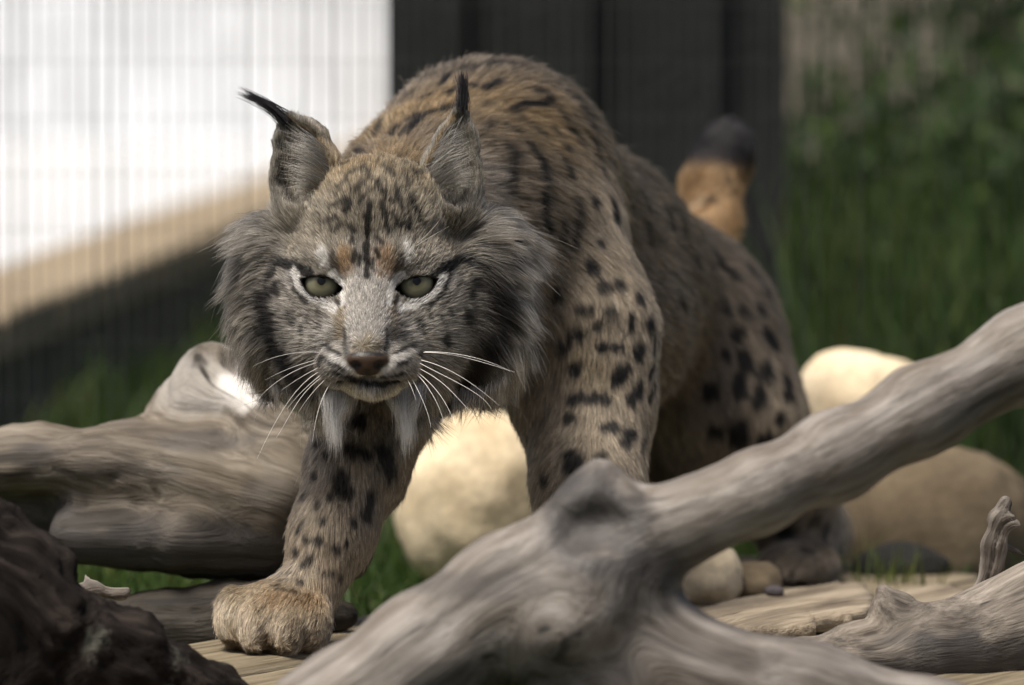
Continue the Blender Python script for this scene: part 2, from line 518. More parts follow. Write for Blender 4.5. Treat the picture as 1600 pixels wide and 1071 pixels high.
# ------------------------------------------------------------------ planks
PDIR = math.radians(61)
pd = np.array([math.cos(PDIR), math.sin(PDIR)])
pn = np.array([pd[1], -pd[0]])                  # to the right of the plank direction
PE = np.array([-0.236, 0.09])                   # a point on the platform's left edge
plat = tag(empty('wooden_platform', (PE[0] + 0.3, PE[1] + 0.2, GZ)), 'low platform of weathered planks under the lynx', 'platform')
def plank_mesh(L, Wd, T, seed, ns=60, nw=9):
    # closed board: top grid, bottom grid, sides
    xs, ys = np.linspace(0, L, ns), np.linspace(0, Wd, nw)
    A, B = np.meshgrid(xs, ys, indexing='ij')
    p = np.stack([A.ravel(), B.ravel(), np.zeros(A.size)], 1)
    q = p * np.array([2.0, 45, 1]) + seed * 7.3
    edge = np.minimum(p[:, 1], Wd - p[:, 1])
    top = p.copy()
    top[:, 2] = 0.0022 * fbm(q, 1.0, seed) - 0.004 * np.exp(-edge / 0.003)
    wob = 0.004 * fbm(p * np.array([6.0, 0, 0]) + seed * 3.1, 1.0, seed + 5)
    top[:, 1] += np.where(p[:, 1] < 1e-6, wob, np.where(p[:, 1] > Wd - 1e-6, -wob, 0))
    endw = 0.02 * fbm(p * np.array([0, 60.0, 0]) + seed, 1.0, seed + 9)
    top[:, 0] += np.where(p[:, 0] < 1e-6, endw, np.where(p[:, 0] > L - 1e-6, endw, 0))
    bot = top.copy(); bot[:, 2] = -T
    V = np.concatenate([top, bot]); n = len(top)
    fs = []
    for i in range(ns - 1):
        for j in range(nw - 1):
            a = i * nw + j
            fs.append((a, a + nw, a + nw + 1, a + 1))
            fs.append((n + a, n + a + 1, n + a + nw + 1, n + a + nw))
    for i in range(ns - 1):
        for j in (0, nw - 1):
            a, b = i * nw + j, (i + 1) * nw + j
            fs.append((a, n + a, n + b, b) if j == 0 else (a, b, n + b, n + a))
    for j in range(nw - 1):
        for i in (0, ns - 1):
            a, b = i * nw + j, i * nw + j + 1
            fs.append((a, b, n + b, n + a) if i == 0 else (a, n + a, n + b, b))
    return V, fs
PW = 0.139
for i in range(6):
    V, F = plank_mesh(1.25, PW - 0.004, 0.031, i + 1)
    o = mesh_obj('plank', V, F, M_PLANK)
    st = [-0.42, -0.46, -0.40, -0.33, -0.40, -0.36][i]
    base = PE + pn * (PW * i + 0.001) + pd * st
    # local y must run to the right of pd: mirror by rotating and using -y
    o.data.transform(Matrix.Scale(-1, 4, (0, 1, 0))); o.data.flip_normals()
    o.rotation_euler = (0, 0, PDIR)
    o.location = (base[0] - plat.location.x, base[1] - plat.location.y, -0.001 * (i % 2) - plat.location.z + 0.0)
    o.parent = plat

# ------------------------------------------------------------------ wood pieces from chains of balls
def wood(name, chains, res, mat, k=0.02, subs=(), groove=0.0015, lump=0.004, rough=0.0, seed=1, label='', cat='driftwood', extra=(), stain_shade_patches=()):
    prims, meta = [], []
    for ch in chains:
        s = 0
        for (x, y, d, r), (x2, y2, d2, r2) in zip(ch[:-1], ch[1:]):
            a, b = W(x, y, d), W(x2, y2, d2)
            c = Cone(a, S(r, d), b, S(r2, d2), k)
            prims.append(c); meta.append(s)
            s += np.linalg.norm(b - a)
    lo = np.min([p.box()[0] for p in prims], 0) - 0.015
    hi = np.max([p.box()[1] for p in prims], 0) + 0.015
    P, Q = surface(prims, *[axis((lo[i], hi[i], res)) for i in range(3)], subs=subs)
    P = smooth_mesh(P, Q, 2)
    # grain coordinates blended between the limbs
    Wt, Gr = 0, 0
    ds = np.stack([p.d(P[:, 0], P[:, 1], P[:, 2]) for p in prims], 1)
    dm = ds.min(1)
    for i, p in enumerate(prims):
        w = np.exp(-(ds[:, i] - dm) / 0.008)
        t = p.t(P[:, 0], P[:, 1], P[:, 2])
        ax = p.ab / math.sqrt(p.L2)
        rv = P - (p.a + t[:, None] * p.ab)
        e1 = np.cross(ax, (0, 1, 0)); e1 /= np.linalg.norm(e1)
        e2 = np.cross(ax, e1)
        rn = np.linalg.norm(rv, axis=1)
        g = np.stack([meta[i] + t * math.sqrt(p.L2), rv @ e1, rv @ e2], 1)
        Gr = Gr + w[:, None] * g
        Wt = Wt + w
    Gr = Gr / Wt[:, None]
    N = vnormals(P, Q)
    gsc = Gr * np.array([7.0, 150, 150]) + seed * 11.7
    disp = groove * fbm(gsc, 1.0, seed, 3) + lump * fbm(P * np.array([1, 1, 1.0]), 22.0, seed + 3, 3)
    gc = noise(Gr * np.array([5.0, 55, 55]) + seed * 3.3, 1.0, seed + 8)
    disp -= groove * 1.8 * np.exp(-(gc / 0.10) ** 2)
    if rough:
        fr = fbm(Gr * np.array([28.0, 70, 70]), 1.0, seed + 21, 4)
        disp += rough * (np.abs(fr) * 2.2 - 0.5)
    P = P + N * disp[:, None]
    for e in extra: P = e(P, N)
    o = mesh_obj(name, P, Q, mat)
    set_attr(o.data, 'grain', 'FLOAT_VECTOR', Gr)
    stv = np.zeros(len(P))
    for x_, y_, d_, rx_, rz_, am in stain_shade_patches:
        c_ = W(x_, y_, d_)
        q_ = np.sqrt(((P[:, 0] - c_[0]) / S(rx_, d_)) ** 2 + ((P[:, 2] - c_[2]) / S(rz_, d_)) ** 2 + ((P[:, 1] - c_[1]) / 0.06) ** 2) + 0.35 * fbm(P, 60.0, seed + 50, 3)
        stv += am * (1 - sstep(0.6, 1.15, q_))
    set_attr(o.data, 'stain_shade', 'FLOAT', 0.5 + 0.5 * np.clip(stv, -1, 1))
    rebase(o, (float(P[:, 0].mean()), float(P[:, 1].mean()), float(P[:, 2].min())))
    tag(o, label, cat)
    return o

# the forked piece lying across the front
fy = -0.43
cav = W(925, 800, fy - 0.055)
front_subs = [Ell(W(925, 818, fy - 0.052), (S(84, fy), 0.032, S(56, fy)), 0.006),
              Ell(W(760, 905, fy - 0.075), (S(110, fy), 0.03, S(22, fy)), 0.012),
              Ell(W(1060, 872, fy - 0.07), (S(120, fy), 0.03, S(30, fy)), 0.02)]
wood('forked_driftwood', [
    [(1780, 455, -0.34, 66), (1600, 552, -0.36, 64), (1440, 640, -0.38, 62), (1300, 716, -0.40, 60), (1180, 770, fy, 56), (1080, 812, fy, 58), (985, 848, fy, 72), (920, 880, fy, 92)],
    [(930, 850, fy, 78), (932, 790, fy, 52), (936, 738, fy, 16)],
    [(935, 870, fy, 92), (800, 930, fy, 92), (665, 1035, fy, 100), (540, 1125, fy, 100), (400, 1190, fy - 0.01, 80)],
    [(940, 900, fy, 92), (990, 985, fy, 72), (1082, 1050, fy, 76), (1250, 1100, fy, 92), (1450, 1150, fy, 84), (1640, 1170, fy, 60)],
    [(880, 1000, fy, 100), (930, 1080, fy, 100)],
    [(905, 965, fy - 0.03, 60), (880, 985, fy - 0.04, 40)],
], 0.0048, M_DRIFT, 0.022, front_subs, groove=0.0008, lump=0.0026, seed=3, stain_shade_patches=((922, 812, fy - 0.02, 108, 78, -0.95), (740, 915, fy - 0.03, 150, 26, -0.6), (1080, 880, fy - 0.03, 170, 46, -0.6), (1000, 910, fy - 0.03, 120, 60, -0.5), (925, 755, fy - 0.01, 50, 34, -0.5), (900, 1060, fy - 0.03, 120, 50, -0.6), (700, 1060, fy - 0.04, 120, 30, -0.45)),
    label='silver grey forked driftwood branch lying across the front of the lynx', cat='driftwood')

# knotty sharp driftwood at the right
wood('driftwood_log', [
    [(1195, 1018, -0.13, 10), (1260, 1022, -0.12, 26), (1340, 1028, -0.11, 52), (1450, 1018, -0.10, 74), (1560, 1000, -0.08, 92), (1720, 930, -0.05, 110)],
    [(1405, 995, -0.10, 56), (1394, 958, -0.10, 36), (1381, 921, -0.10, 12)],
    [(1420, 990, -0.09, 50), (1412, 940, -0.10, 14)],
], 0.0026, M_DRIFT3, 0.008, [Ell(W(1390, 968, -0.138), (S(22, 0), 0.016, S(22, 0)), 0.008)], groove=0.0005, lump=0.0045, seed=8, stain_shade_patches=((1520, 1045, -0.12, 190, 60, -0.95), (1360, 1055, -0.12, 90, 26, -0.8), (1450, 1000, -0.13, 90, 14, -0.4)),  # dark patches cover the lower half of the log
    label='knotty weathered driftwood log lying on the planks beside the bark strip', cat='driftwood')
wood('bark_strip', [
    [(1498, 948, -0.06, 6), (1528, 925, -0.055, 13), (1548, 890, -0.05, 17), (1556, 850, -0.05, 19), (1563, 812, -0.05, 18), (1571, 786, -0.05, 11)],
    [(1560, 830, -0.05, 11), (1582, 815, -0.055, 12), (1594, 822, -0.06, 6)],
    [(1560, 848, -0.045, 8), (1590, 862, -0.04, 8), (1606, 872, -0.035, 4)],
], 0.0018, M_BARKSTRIP, 0.004, groove=0.0014, lump=0.004, rough=0.0032, seed=12,
    label='twisted grey strip of bark standing up from the knotty log', cat='bark')

# big bleached log behind the front leg
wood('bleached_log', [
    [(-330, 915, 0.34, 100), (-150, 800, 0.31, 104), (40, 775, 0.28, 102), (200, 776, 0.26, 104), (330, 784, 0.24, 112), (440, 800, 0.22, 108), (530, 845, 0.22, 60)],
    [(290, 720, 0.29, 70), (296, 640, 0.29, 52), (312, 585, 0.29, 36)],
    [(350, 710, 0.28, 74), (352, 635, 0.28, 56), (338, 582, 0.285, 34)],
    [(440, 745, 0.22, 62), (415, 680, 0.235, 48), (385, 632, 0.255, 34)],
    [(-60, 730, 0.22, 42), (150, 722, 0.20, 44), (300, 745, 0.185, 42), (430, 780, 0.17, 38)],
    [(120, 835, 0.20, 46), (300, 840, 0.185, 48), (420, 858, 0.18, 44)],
], 0.005, M_DRIFT2, 0.022, [Ell(W(52, 716, 0.165), (0.014, 0.014, 0.008), 0.006), Ell(W(305, 705, 0.14), (0.03, 0.02, 0.006), 0.01)], groove=0.0014, lump=0.0070, seed=21, stain_shade_patches=((388, 606, 0.235, 46, 42, 0.9), (320, 600, 0.27, 80, 60, 0.3), (320, 690, 0.2, 90, 20, -0.6), (280, 860, 0.18, 360, 66, -0.95), (50, 716, 0.17, 40, 24, -0.8), (0, 820, 0.2, 200, 60, -0.8), (200, 735, 0.18, 120, 18, -0.5), (440, 770, 0.17, 70, 40, -0.5)),  # low dark patches paint shade onto the log's underside
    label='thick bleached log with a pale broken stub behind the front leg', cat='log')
wood('dark_log', [
    [(150, 985, 0.20, 46), (260, 982, 0.19, 52), (360, 975, 0.18, 56), (450, 958, 0.17, 50), (540, 962, 0.165, 22)],
], 0.005, M_DARKLOG, 0.02, groove=0.002, lump=0.006, seed=25,
    label='low dark damp log under the bleached log', cat='log')

# rough bark log at the near left
m, nt, b = mat_new('rough_bark')
a_ = nd(nt, 'ShaderNodeAttribute', attribute_name='grain').outputs['Vector']
n1 = tex_noise(nt, mapping(nt, a_, (25, 80, 80)), 1.0, 6, 0.65)
n2 = tex_noise(nt, mapping(nt, a_, (16, 20, 20)), 1.0, 5, 0.6)
n3 = tex_noise(nt, mapping(nt, a_, (60, 90, 90)), 1.0, 4, 0.6)
c = ramp(nt, n1, [(0.3, (0.004, 0.003, 0.0025)), (0.5, (0.011, 0.0085, 0.007)), (0.7, (0.038, 0.030, 0.025))])
c = mixc(nt, ramp(nt, n2, [(0.60, (0, 0, 0)), (0.68, (0.6, 0.6, 0.6))]), c, mixc(nt, n3, (0.05, 0.055, 0.038), (0.17, 0.17, 0.145)))
nt.links.new(c, b.inputs['Base Color'])
b.inputs['Roughness'].default_value = 0.9
b.inputs['Specular IOR Level'].default_value = 0.12
bump(nt, b, n1, 0.8, 0.006)
wood('bark_log', [
    [(-160, 820, -0.30, 130), (0, 978, -0.28, 124), (155, 1048, -0.26, 104), (285, 1118, -0.24, 82), (420, 1165, -0.23, 56)],
    [(10, 960, -0.28, 110), (-20, 1080, -0.30, 110)],
], 0.0042, m, 0.02, groove=0.002, lump=0.009, rough=0.0055, seed=31,
    label='dark rough bark log with pale lichen lying at the near left', cat='log')
wood('broken_twig', [
    [(105, 918, 0.02, 9), (150, 922, 0.02, 11), (195, 932, 0.02, 9)], [(150, 922, 0.02, 9), (133, 900, 0.02, 5)], [(185, 930, 0.02, 12), (200, 922, 0.02, 8)],
], 0.0022, M_BARKSTRIP, 0.005, groove=0.001, lump=0.002, seed=35, label='short broken brown twig stuck out behind the bark log', cat='twig')

# ------------------------------------------------------------------ stones
def boulder(name, px, py, y, rx, ry, rz, mat, seed, label, cat='boulder', lump=0.16, grp=None):
    c = W(px, py, y)
    n, mm = 48, 32
    th = np.linspace(0, 2 * math.pi, n, endpoint=False)
    ph = np.linspace(0, math.pi, mm)
    D = [(0, 0, 1.0)] + [(math.sin(p) * math.cos(t), math.sin(p) * math.sin(t), math.cos(p)) for p in ph[1:-1] for t in th] + [(0, 0, -1.0)]
    D = np.array(D)
    D2 = np.sign(D) * np.abs(D) ** 0.86
    r = 1 + lump * fbm(D, 1.3, seed, 3) + 0.03 * fbm(D, 6.0, seed + 4, 2)
    P = c + D2 * r[:, None] * np.array([S(rx, y), ry, S(rz, y)])
    F = [(0, 1 + i, 1 + (i + 1) % n) for i in range(n)]
    for j in range(mm - 3):
        for i in range(n):
            a, b2 = 1 + j * n + i, 1 + j * n + (i + 1) % n
            F.append((a, a + n, b2 + n, b2))
    last = len(D) - 1
    F += [(last, 1 + (mm - 3) * n + (i + 1) % n, 1 + (mm - 3) * n + i) for i in range(n)]
    o = mesh_obj(name, P, F, mat)
    rebase(o, (c[0], c[1], float(P[:, 2].min())))
    tag(o, label, cat, grp)
    return o
boulder('boulder', 745, 775, 0.86, 122, 0.07, 142, M_BOULDER, 4, 'round cream boulder seen between the two front legs')
boulder('boulder', 1345, 735, 1.02, 118, 0.075, 188, M_BOULDER, 9, 'tall cream boulder beside the haunch, behind the driftwood branch')
boulder('boulder', 1462, 835, 0.86, 170, 0.075, 140, M_BOULDER2, 14, 'broad brown boulder behind the twisted bark strip')
boulder('stone', 1105, 900, 0.40, 56, 0.03, 56, M_BOULDER, 19, 'small pale yellow stone in the crook of the forked branch', 'stone')
boulder('stone', 1178, 915, 0.43, 48, 0.03, 36, M_BOULDER2, 23, 'brown form standing in for shading between the pale stone and the hind paw', 'stone')  # brown form stands in for the pale stone's shaded side
boulder('stone', 1404, 890, 0.66, 76, 0.03, 40, speckle_mat('hollow_shade', [(0.008, 0.008, 0.007), (0.014, 0.014, 0.012), (0.02, 0.02, 0.016)], 20.0), 27, 'black form standing in for the shaded grassy hollow under the brown boulder', 'stone')  # near-black form paints the darkness of a hollow, no real stone
boulder('pebble', 1210, 924, float(G(1210, 931, 0.012)[1]), 15, 0.007, 9, speckle_mat('dark_pebble', [(0.05, 0.045, 0.05), (0.09, 0.08, 0.085), (0.12, 0.11, 0.11)], 60.0), 29, 'small dark pebble lying on the pale split slab', 'pebble')

# split slabs lying on the planks at the right
def slab(name, pts, z0, z1, seed, label):
    # outline given in photo pixels on the plane z1
    G3 = np.array([G(px, py, z1)[:2] for px, py in pts])
    # resample and roughen the outline
    out = []
    for a, b2 in zip(G3, np.roll(G3, -1, 0)):
        for t in np.linspace(0, 1, 8, endpoint=False):
            out.append(a + (b2 - a) * t)
    out = np.array(out)
    nz = fbm(np.c_[out * 1.0, np.zeros(len(out))], 70.0, seed, 3)
    cen = out.mean(0)
    out = out + (out - cen) / np.linalg.norm(out - cen, axis=1)[:, None] * nz[:, None] * 0.006
    rings = [(1.0, z0), (1.0, z1 - 0.003), (0.985, z1), (0.9, z1 + 0.001), (0.7, z1 + 0.002), (0.4, z1 + 0.002)]
    P, n = [], len(out)
    for f, z in rings:
        q = cen + (out - cen) * f
        zz = z + (0.0022 * fbm(np.c_[q @ pd, q @ pn, np.zeros(n)] * np.array([12.0, 90, 1]), 1.0, seed + 2, 3) if z > z0 else 0)
        P += [(x, y, float(h)) for (x, y), h in zip(q, np.broadcast_to(zz, (n,)))]
    P.append((cen[0], cen[1], z1 + 0.002))
    F = []
    for r in range(len(rings) - 1):
        for i in range(n):
            F.append((r * n + i, r * n + (i + 1) % n, (r + 1) * n + (i + 1) % n, (r + 1) * n + i))
    L = len(P) - 1
    F += [((len(rings) - 1) * n + i, (len(rings) - 1) * n + (i + 1) % n, L) for i in range(n)]
    F.append(tuple(range(n - 1, -1, -1)))
    # orient outline counter-clockwise
    ar = 0.5 * np.sum(out[:, 0] * np.roll(out[:, 1], -1) - np.roll(out[:, 0], -1) * out[:, 1])
    if ar < 0: F = [f[::-1] for f in F]
    o = mesh_obj(name, P, F, M_SLAB)
    rot = Matrix.Rotation(-PDIR, 4, 'Z')
    o.data.transform(Matrix.Translation((-cen[0], -cen[1], -z0))); o.data.transform(rot)
    o.location = (cen[0], cen[1], z0); o.rotation_euler = (0, 0, PDIR)
    tag(o, label, 'wood slab')
    return o
slab('wood_slab', [(1085, 952), (1200, 928), (1310, 908), (1345, 910), (1362, 925), (1300, 938), (1180, 958), (1100, 975)], 0.0, 0.010, 3, 'pale split wood slab carrying the dark pebble')
slab('wood_slab', [(1110, 972), (1180, 950), (1300, 934), (1362, 930), (1368, 945), (1330, 962), (1270, 966), (1275, 978), (1160, 980)], 0.0095, 0.020, 5, 'pale flaking wood slab overlapping the one with the pebble')
slab('wood_slab', [(1405, 925), (1470, 913), (1508, 922), (1512, 932), (1450, 950), (1390, 955)], 0.0, 0.012, 7, 'short pale wood slab between the knotty log and the black hollow form')

# ------------------------------------------------------------------ grass and shrubs
def blades(n, region, hgt, wid, lean, seed, keep=None):
    r = np.random.default_rng(seed)
    xy = np.stack([r.uniform(region[0], region[1], n), r.uniform(region[2], region[3], n)], 1)
    if keep is not None: xy = xy[keep(xy)]
    n = len(xy)
    cl = 0.5 + 0.5 * fbm(np.c_[xy, np.zeros(n)], 5.0, seed)
    h = hgt * (0.45 + 0.75 * r.random(n)) * (0.5 + cl)
    an = r.uniform(0, 2 * math.pi, n)
    ln = lean * r.random(n) * h
    dx, dy = np.cos(an), np.sin(an)
    fa = r.uniform(0, 2 * math.pi, n)
    wx, wy = np.cos(fa) * wid / 2, np.sin(fa) * wid / 2
    lv = [0, 0.4, 0.75, 1.0]; ww = [1, 0.9, 0.6, 0.05]
    P = np.zeros((n, 8, 3))
    for i, (t, w_) in enumerate(zip(lv, ww)):
        cx, cy, cz = xy[:, 0] + dx * ln * t * t, xy[:, 1] + dy * ln * t * t, GZ - 0.012 + h * t - 0.3 * ln * t * t
        P[:, 2 * i] = np.stack([cx - wx * w_, cy - wy * w_, cz], 1)
        P[:, 2 * i + 1] = np.stack([cx + wx * w_, cy + wy * w_, cz], 1)
    base = (np.arange(n) * 8)[:, None]
    Q = np.concatenate([base + np.array([[2 * i, 2 * i + 1, 2 * i + 3, 2 * i + 2]]) for i in range(3)], 0)
    t = np.repeat(np.clip(0.25 + 0.55 * cl * r.random(n) + 0.25 * (r.random(n) > 0.85), 0, 1), 8)
    return P.reshape(-1, 3), Q, t
def not_deck(xy):
    s = (xy - PE) @ pn
    l = (xy - PE) @ pd
    deck = (s > -0.02) & (s < PW * 6 + 0.02) & (l > -0.5) & (l < 0.86)
    ter = ((xy - L0) @ lnor) > -0.03
    scrn = (xy[:, 0] > x0 - 0.02) & (xy[:, 0] < x1 + 0.02) & (np.abs(xy[:, 1] - 2.23) < 0.06)
    return ~deck & ~ter & ~scrn
parts = [blades(16000, (-0.75, 0.75, 0.30, 1.9), 0.055, 0.0032, 0.9, 1, not_deck),
         blades(9000, (-0.9, 1.2, 1.9, 5.8), 0.09, 0.006, 0.8, 2, not_deck),
         blades(6500, (0.27, 1.3, 1.5, 4.6), 0.26, 0.007, 0.45, 3, not_deck)]
P, Q, T, o_ = [], [], [], 0
for p, q, t in parts:
    P.append(p); Q.append(q + o_); T.append(t); o_ += len(p)
go = mesh_obj('grass', np.concatenate(P), np.concatenate(Q), M_GRASS)
set_attr(go.data, 'tint', 'FLOAT', np.concatenate(T))
tag(go, 'green grass growing around the platform and under the shrubs', 'grass', kind='stuff')

def tuft(px, py, y, n, h, seed, label):
    c = W(px, py, y)
    r = np.random.default_rng(seed)
    P, Q, T = blades(n, (c[0] - 0.03, c[0] + 0.03, c[1] - 0.02, c[1] + 0.02), h, 0.0022, 0.6, seed)
    o = mesh_obj('grass_tuft', P, Q, M_GRASS)
    set_attr(o.data, 'tint', 'FLOAT', np.clip(T + 0.25, 0, 1))
    rebase(o, (c[0], c[1], GZ)); tag(o, label, 'grass')
tuft(1400, 900, 0.57, 110, 0.065, 5, 'yellow green grass tuft in front of the black hollow form')
tuft(1300, 905, 0.66, 14, 0.085, 6, 'thin green grass tuft beside the hind paw')

def shrub(x, y, h, wdt, seed, label, tint=0.0, nleaf=2600):
    r = np.random.default_rng(seed)
    root = tag(empty('shrub', (x, y, GZ - 0.01)), label, 'shrub', 'shrubs behind the mesh fence')
    # stems
    P, F, tips = [], [], []
    for s in range(9):
        an, sp = r.uniform(0, 2 * math.pi), r.uniform(0.15, 0.9)
        top = np.array([math.cos(an) * sp * wdt / 2, math.sin(an) * sp * wdt / 2, h * r.uniform(0.7, 1.0)])
        pts = [np.array([0.02 * math.cos(an), 0.02 * math.sin(an), 0]), top * np.array([0.35, 0.35, 0.45]), top]
        tips.append(pts)
        for (a, b2), (ra, rb) in zip(zip(pts[:-1], pts[1:]), ((0.009, 0.006), (0.006, 0.002))):
            d = (b2 - a) / np.linalg.norm(b2 - a)
            u = np.cross(d, (0.9, 0.1, 0.3)); u /= np.linalg.norm(u); v = np.cross(d, u)
            n0 = len(P)
            for c, rr in ((a, ra), (b2, rb)):
                for k in range(5):
                    P.append(tuple(c + rr * (math.cos(k * 1.2566) * u + math.sin(k * 1.2566) * v)))
            F += [(n0 + k, n0 + (k + 1) % 5, n0 + 5 + (k + 1) % 5, n0 + 5 + k) for k in range(5)]
    st = mesh_obj('stem', P, F, M_STEM, root)
    # leaves clumped around the stems
    nc = 46
    cen = np.stack([r.normal(0, 0.28, nc) * wdt, r.normal(0, 0.28, nc) * wdt, h * r.uniform(0.12, 1.0, nc)], 1)
    ci = r.integers(0, nc, nleaf)
    c = cen[ci] + r.normal(0, 0.055, (nleaf, 3)) * np.array([1, 1, 1.3])
    c[:, 2] = np.abs(c[:, 2]) + 0.01
    ln = r.uniform(0.022, 0.05, nleaf)[:, None]
    d = r.normal(0, 1, (nleaf, 3)); d[:, 2] = np.abs(d[:, 2]) * 0.9 + 0.3
    d /= np.linalg.norm(d, axis=1)[:, None]
    s = np.cross(d, r.normal(0, 1, (nleaf, 3))); s /= np.linalg.norm(s, axis=1)[:, None]
    nn = np.cross(d, s)
    pts = np.stack([c, c + d * ln * 0.5 + s * ln * 0.19 + nn * ln * 0.05, c + d * ln, c + d * ln * 0.5 - s * ln * 0.19 + nn * ln * 0.05], 1)
    q = np.arange(nleaf * 4).reshape(-1, 4)
    fo = mesh_obj('foliage', pts.reshape(-1, 3), q, M_LEAF, root)
    ctint = r.random(nc)
    set_attr(fo.data, 'tint', 'FLOAT', np.repeat(np.clip(ctint[ci] * 0.75 + tint + r.normal(0, 0.1, nleaf), 0, 1), 4))
    return root
shrub(0.62, 3.0, 0.34, 0.42, 1, 'low bright green shrub in front of the darker shrubs', 0.25)
shrub(0.38, 3.6, 0.24, 0.26, 2, 'low small green shrub beside the edge of the timber screen', 0.05)
shrub(0.85, 3.7, 0.62, 0.50, 3, 'broad dark green shrub between the low bright shrub and tan wall', -0.1, 3400)
shrub(0.74, 4.5, 0.72, 0.46, 4, 'narrow tall dark shrub standing close to the tan wall', -0.05, 3400)
shrub(1.05, 4.6, 0.80, 0.60, 5, 'tallest and widest leafy shrub of the row along the tan wall', 0.0, 3400)

# =================================================================== LYNX
FUR = True
def PC(a, b, k=0.03, g='trunk'):                # tapered capsule from (px, py, depth, radius px)
    return Cone(W(a[0], a[1], a[2]), S(a[3], a[2]), W(b[0], b[1], b[2]), S(b[3], b[2]), k, g)
def chain(pts, k, g):
    return [PC(a, b, k, g) for a, b in zip(pts[:-1], pts[1:])]
def PE_(px, py, y, rx, ry, rz, k=0.02, g='trunk'):
    return Ell(W(px, py, y), (S(rx, y), ry, S(rz, y)), k, g)
def HE(x, f, z, rx, rf, rz, k=0.008, g='face'):
    return Ell(H(x, f, z), (rx / 1000, rf / 1000, rz / 1000), k, g)
def HC(a, ra, b, rb, k=0.008, g='face'):
    return Cone(H(*a), ra / 1000, H(*b), rb / 1000, k, g)
mirror = (-1, 1)
prims = []
# trunk
prims += chain([(690, 330, 0.24, 150), (765, 292, 0.31, 172), (890, 420, 0.50, 172), (1042, 500, 0.70, 148)], 0.05, 'trunk')
prims += [PE_(700, 420, 0.20, 170, 0.10, 165, 0.05, 'trunk')]
prims += [PE_(665, 500, 0.15, 120, 0.07, 105, 0.05, 'chest')]
prims += [PE_(930, 510, 0.47, 140, 0.14, 140, 0.05, 'trunk')]
# neck
prims += [PC((590, 410, 0.06, 125), (710, 350, 0.22, 155), 0.05, 'neck')]
# fore leg in view, planted on the planks
prims += chain([(660, 500, 0.17, 100), (582, 640, 0.12, 66), (552, 730, 0.09, 58), (520, 830, 0.066, 49), (490, 905, 0.05, 45)], 0.03, 'leg')
prims += [PC((605, 640, 0.16, 50), (585, 760, 0.12, 36), 0.03, 'leg')]
prims += [PE_(432, 964, 0.035, 78, 0.044, 54, 0.022, 'paw')]
for cx, cy, yy, rx, rz in ((366, 964, 0.030, 25, 43), (402, 980, 0.008, 27, 42), (449, 985, 0.004, 29, 41), (488, 976, 0.022, 24, 41)):
    prims.append(PE_(cx, cy, yy, rx, 0.027, rz, 0.009, 'paw'))
# second fore leg behind the forked branch
prims += chain([(850, 400, 0.25, 128), (900, 520, 0.22, 108), (916, 640, 0.20, 84), (918, 760, 0.15, 66), (925, 890, 0.10, 52)], 0.04, 'leg')
prims += [PE_(918, 985, 0.06, 72, 0.045, 40, 0.02, 'paw')]
# hind leg in view
prims += [PE_(1120, 590, 0.62, 112, 0.085, 180, 0.05, 'haunch')]
prims += chain([(1165, 660, 0.58, 88), (1225, 770, 0.66, 62), (1262, 830, 0.72, 46), (1258, 880, 0.66, 40)], 0.04, 'leg')
prims += [PE_(1248, 882, 0.58, 60, 0.06, 32, 0.02, 'paw')]
# hidden hind leg
prims += chain([(960, 560, 0.74, 120), (940, 700, 0.66, 80), (930, 800, 0.74, 48), (935, 870, 0.70, 40)], 0.04, 'leg')
prims += [PE_(935, 878, 0.64, 55, 0.06, 32, 0.02, 'paw')]
# tail
prims += chain([(1070, 410, 0.80, 60), (1112, 350, 0.86, 32), (1110, 300, 0.88, 33), (1128, 255, 0.90, 34), (1138, 228, 0.91, 30)], 0.02, 'tail')
# skull
prims += [HE(0, -45, 22, 58, 60, 56, 0.02, 'crown'), HE(0, -12, 30, 46, 34, 42, 0.02, 'forehead'), HE(4, -30, 52, 44, 40, 34, 0.02, 'crown')]
prims += [HC((0, 12, 8), 20, (0, 50, -40), 12.5, 0.010, 'bridge')]
prims += [HE(0, 4, -36, 52, 34, 32, 0.02, 'face')]
for s in mirror:
    prims += [HE(s * 44, -14, -14, 30, 32, 36, 0.018, 'cheek'), HE(s * 40, -8, -46, 26, 30, 27, 0.018, 'cheek'),
              HE(s * 17, 41, -54.5, 18.5, 19, 15, 0.008, 'muzzle'),
              HC((s * 16, 17, 19), 9, (s * 44, 5, 17), 9, 0.014, 'forehead'),
              HE(s * 32.5, 6.5, -1, 18.5, 17.5, 17, 0.007, 'eyelid')]
prims += [HE(3, 40, -69.5, 17, 13, 6.5, 0.006, 'chin'), HE(0, 20, -59, 26, 24, 14, 0.012, 'chin')]
prims += [HE(0, 57.5, -49.5, 15, 8, 7.0, 0.003, 'nose'), HE(0, 57, -55, 9, 7.5, 6, 0.003, 'nose')]
# ruff
prims += [HE(-68, -40, 4, 24, 30, 46, 0.02, 'ruff'), HE(-60, -34, -36, 26, 28, 36, 0.02, 'ruff'),
          HE(80, -42, 4, 28, 30, 48, 0.02, 'ruff'), HE(72, -36, -38, 30, 28, 38, 0.02, 'ruff'),
          HE(-34, 2, -70, 13, 14, 16, 0.014, 'beard'), HE(36, 2, -70, 13, 14, 16, 0.014, 'beard')]
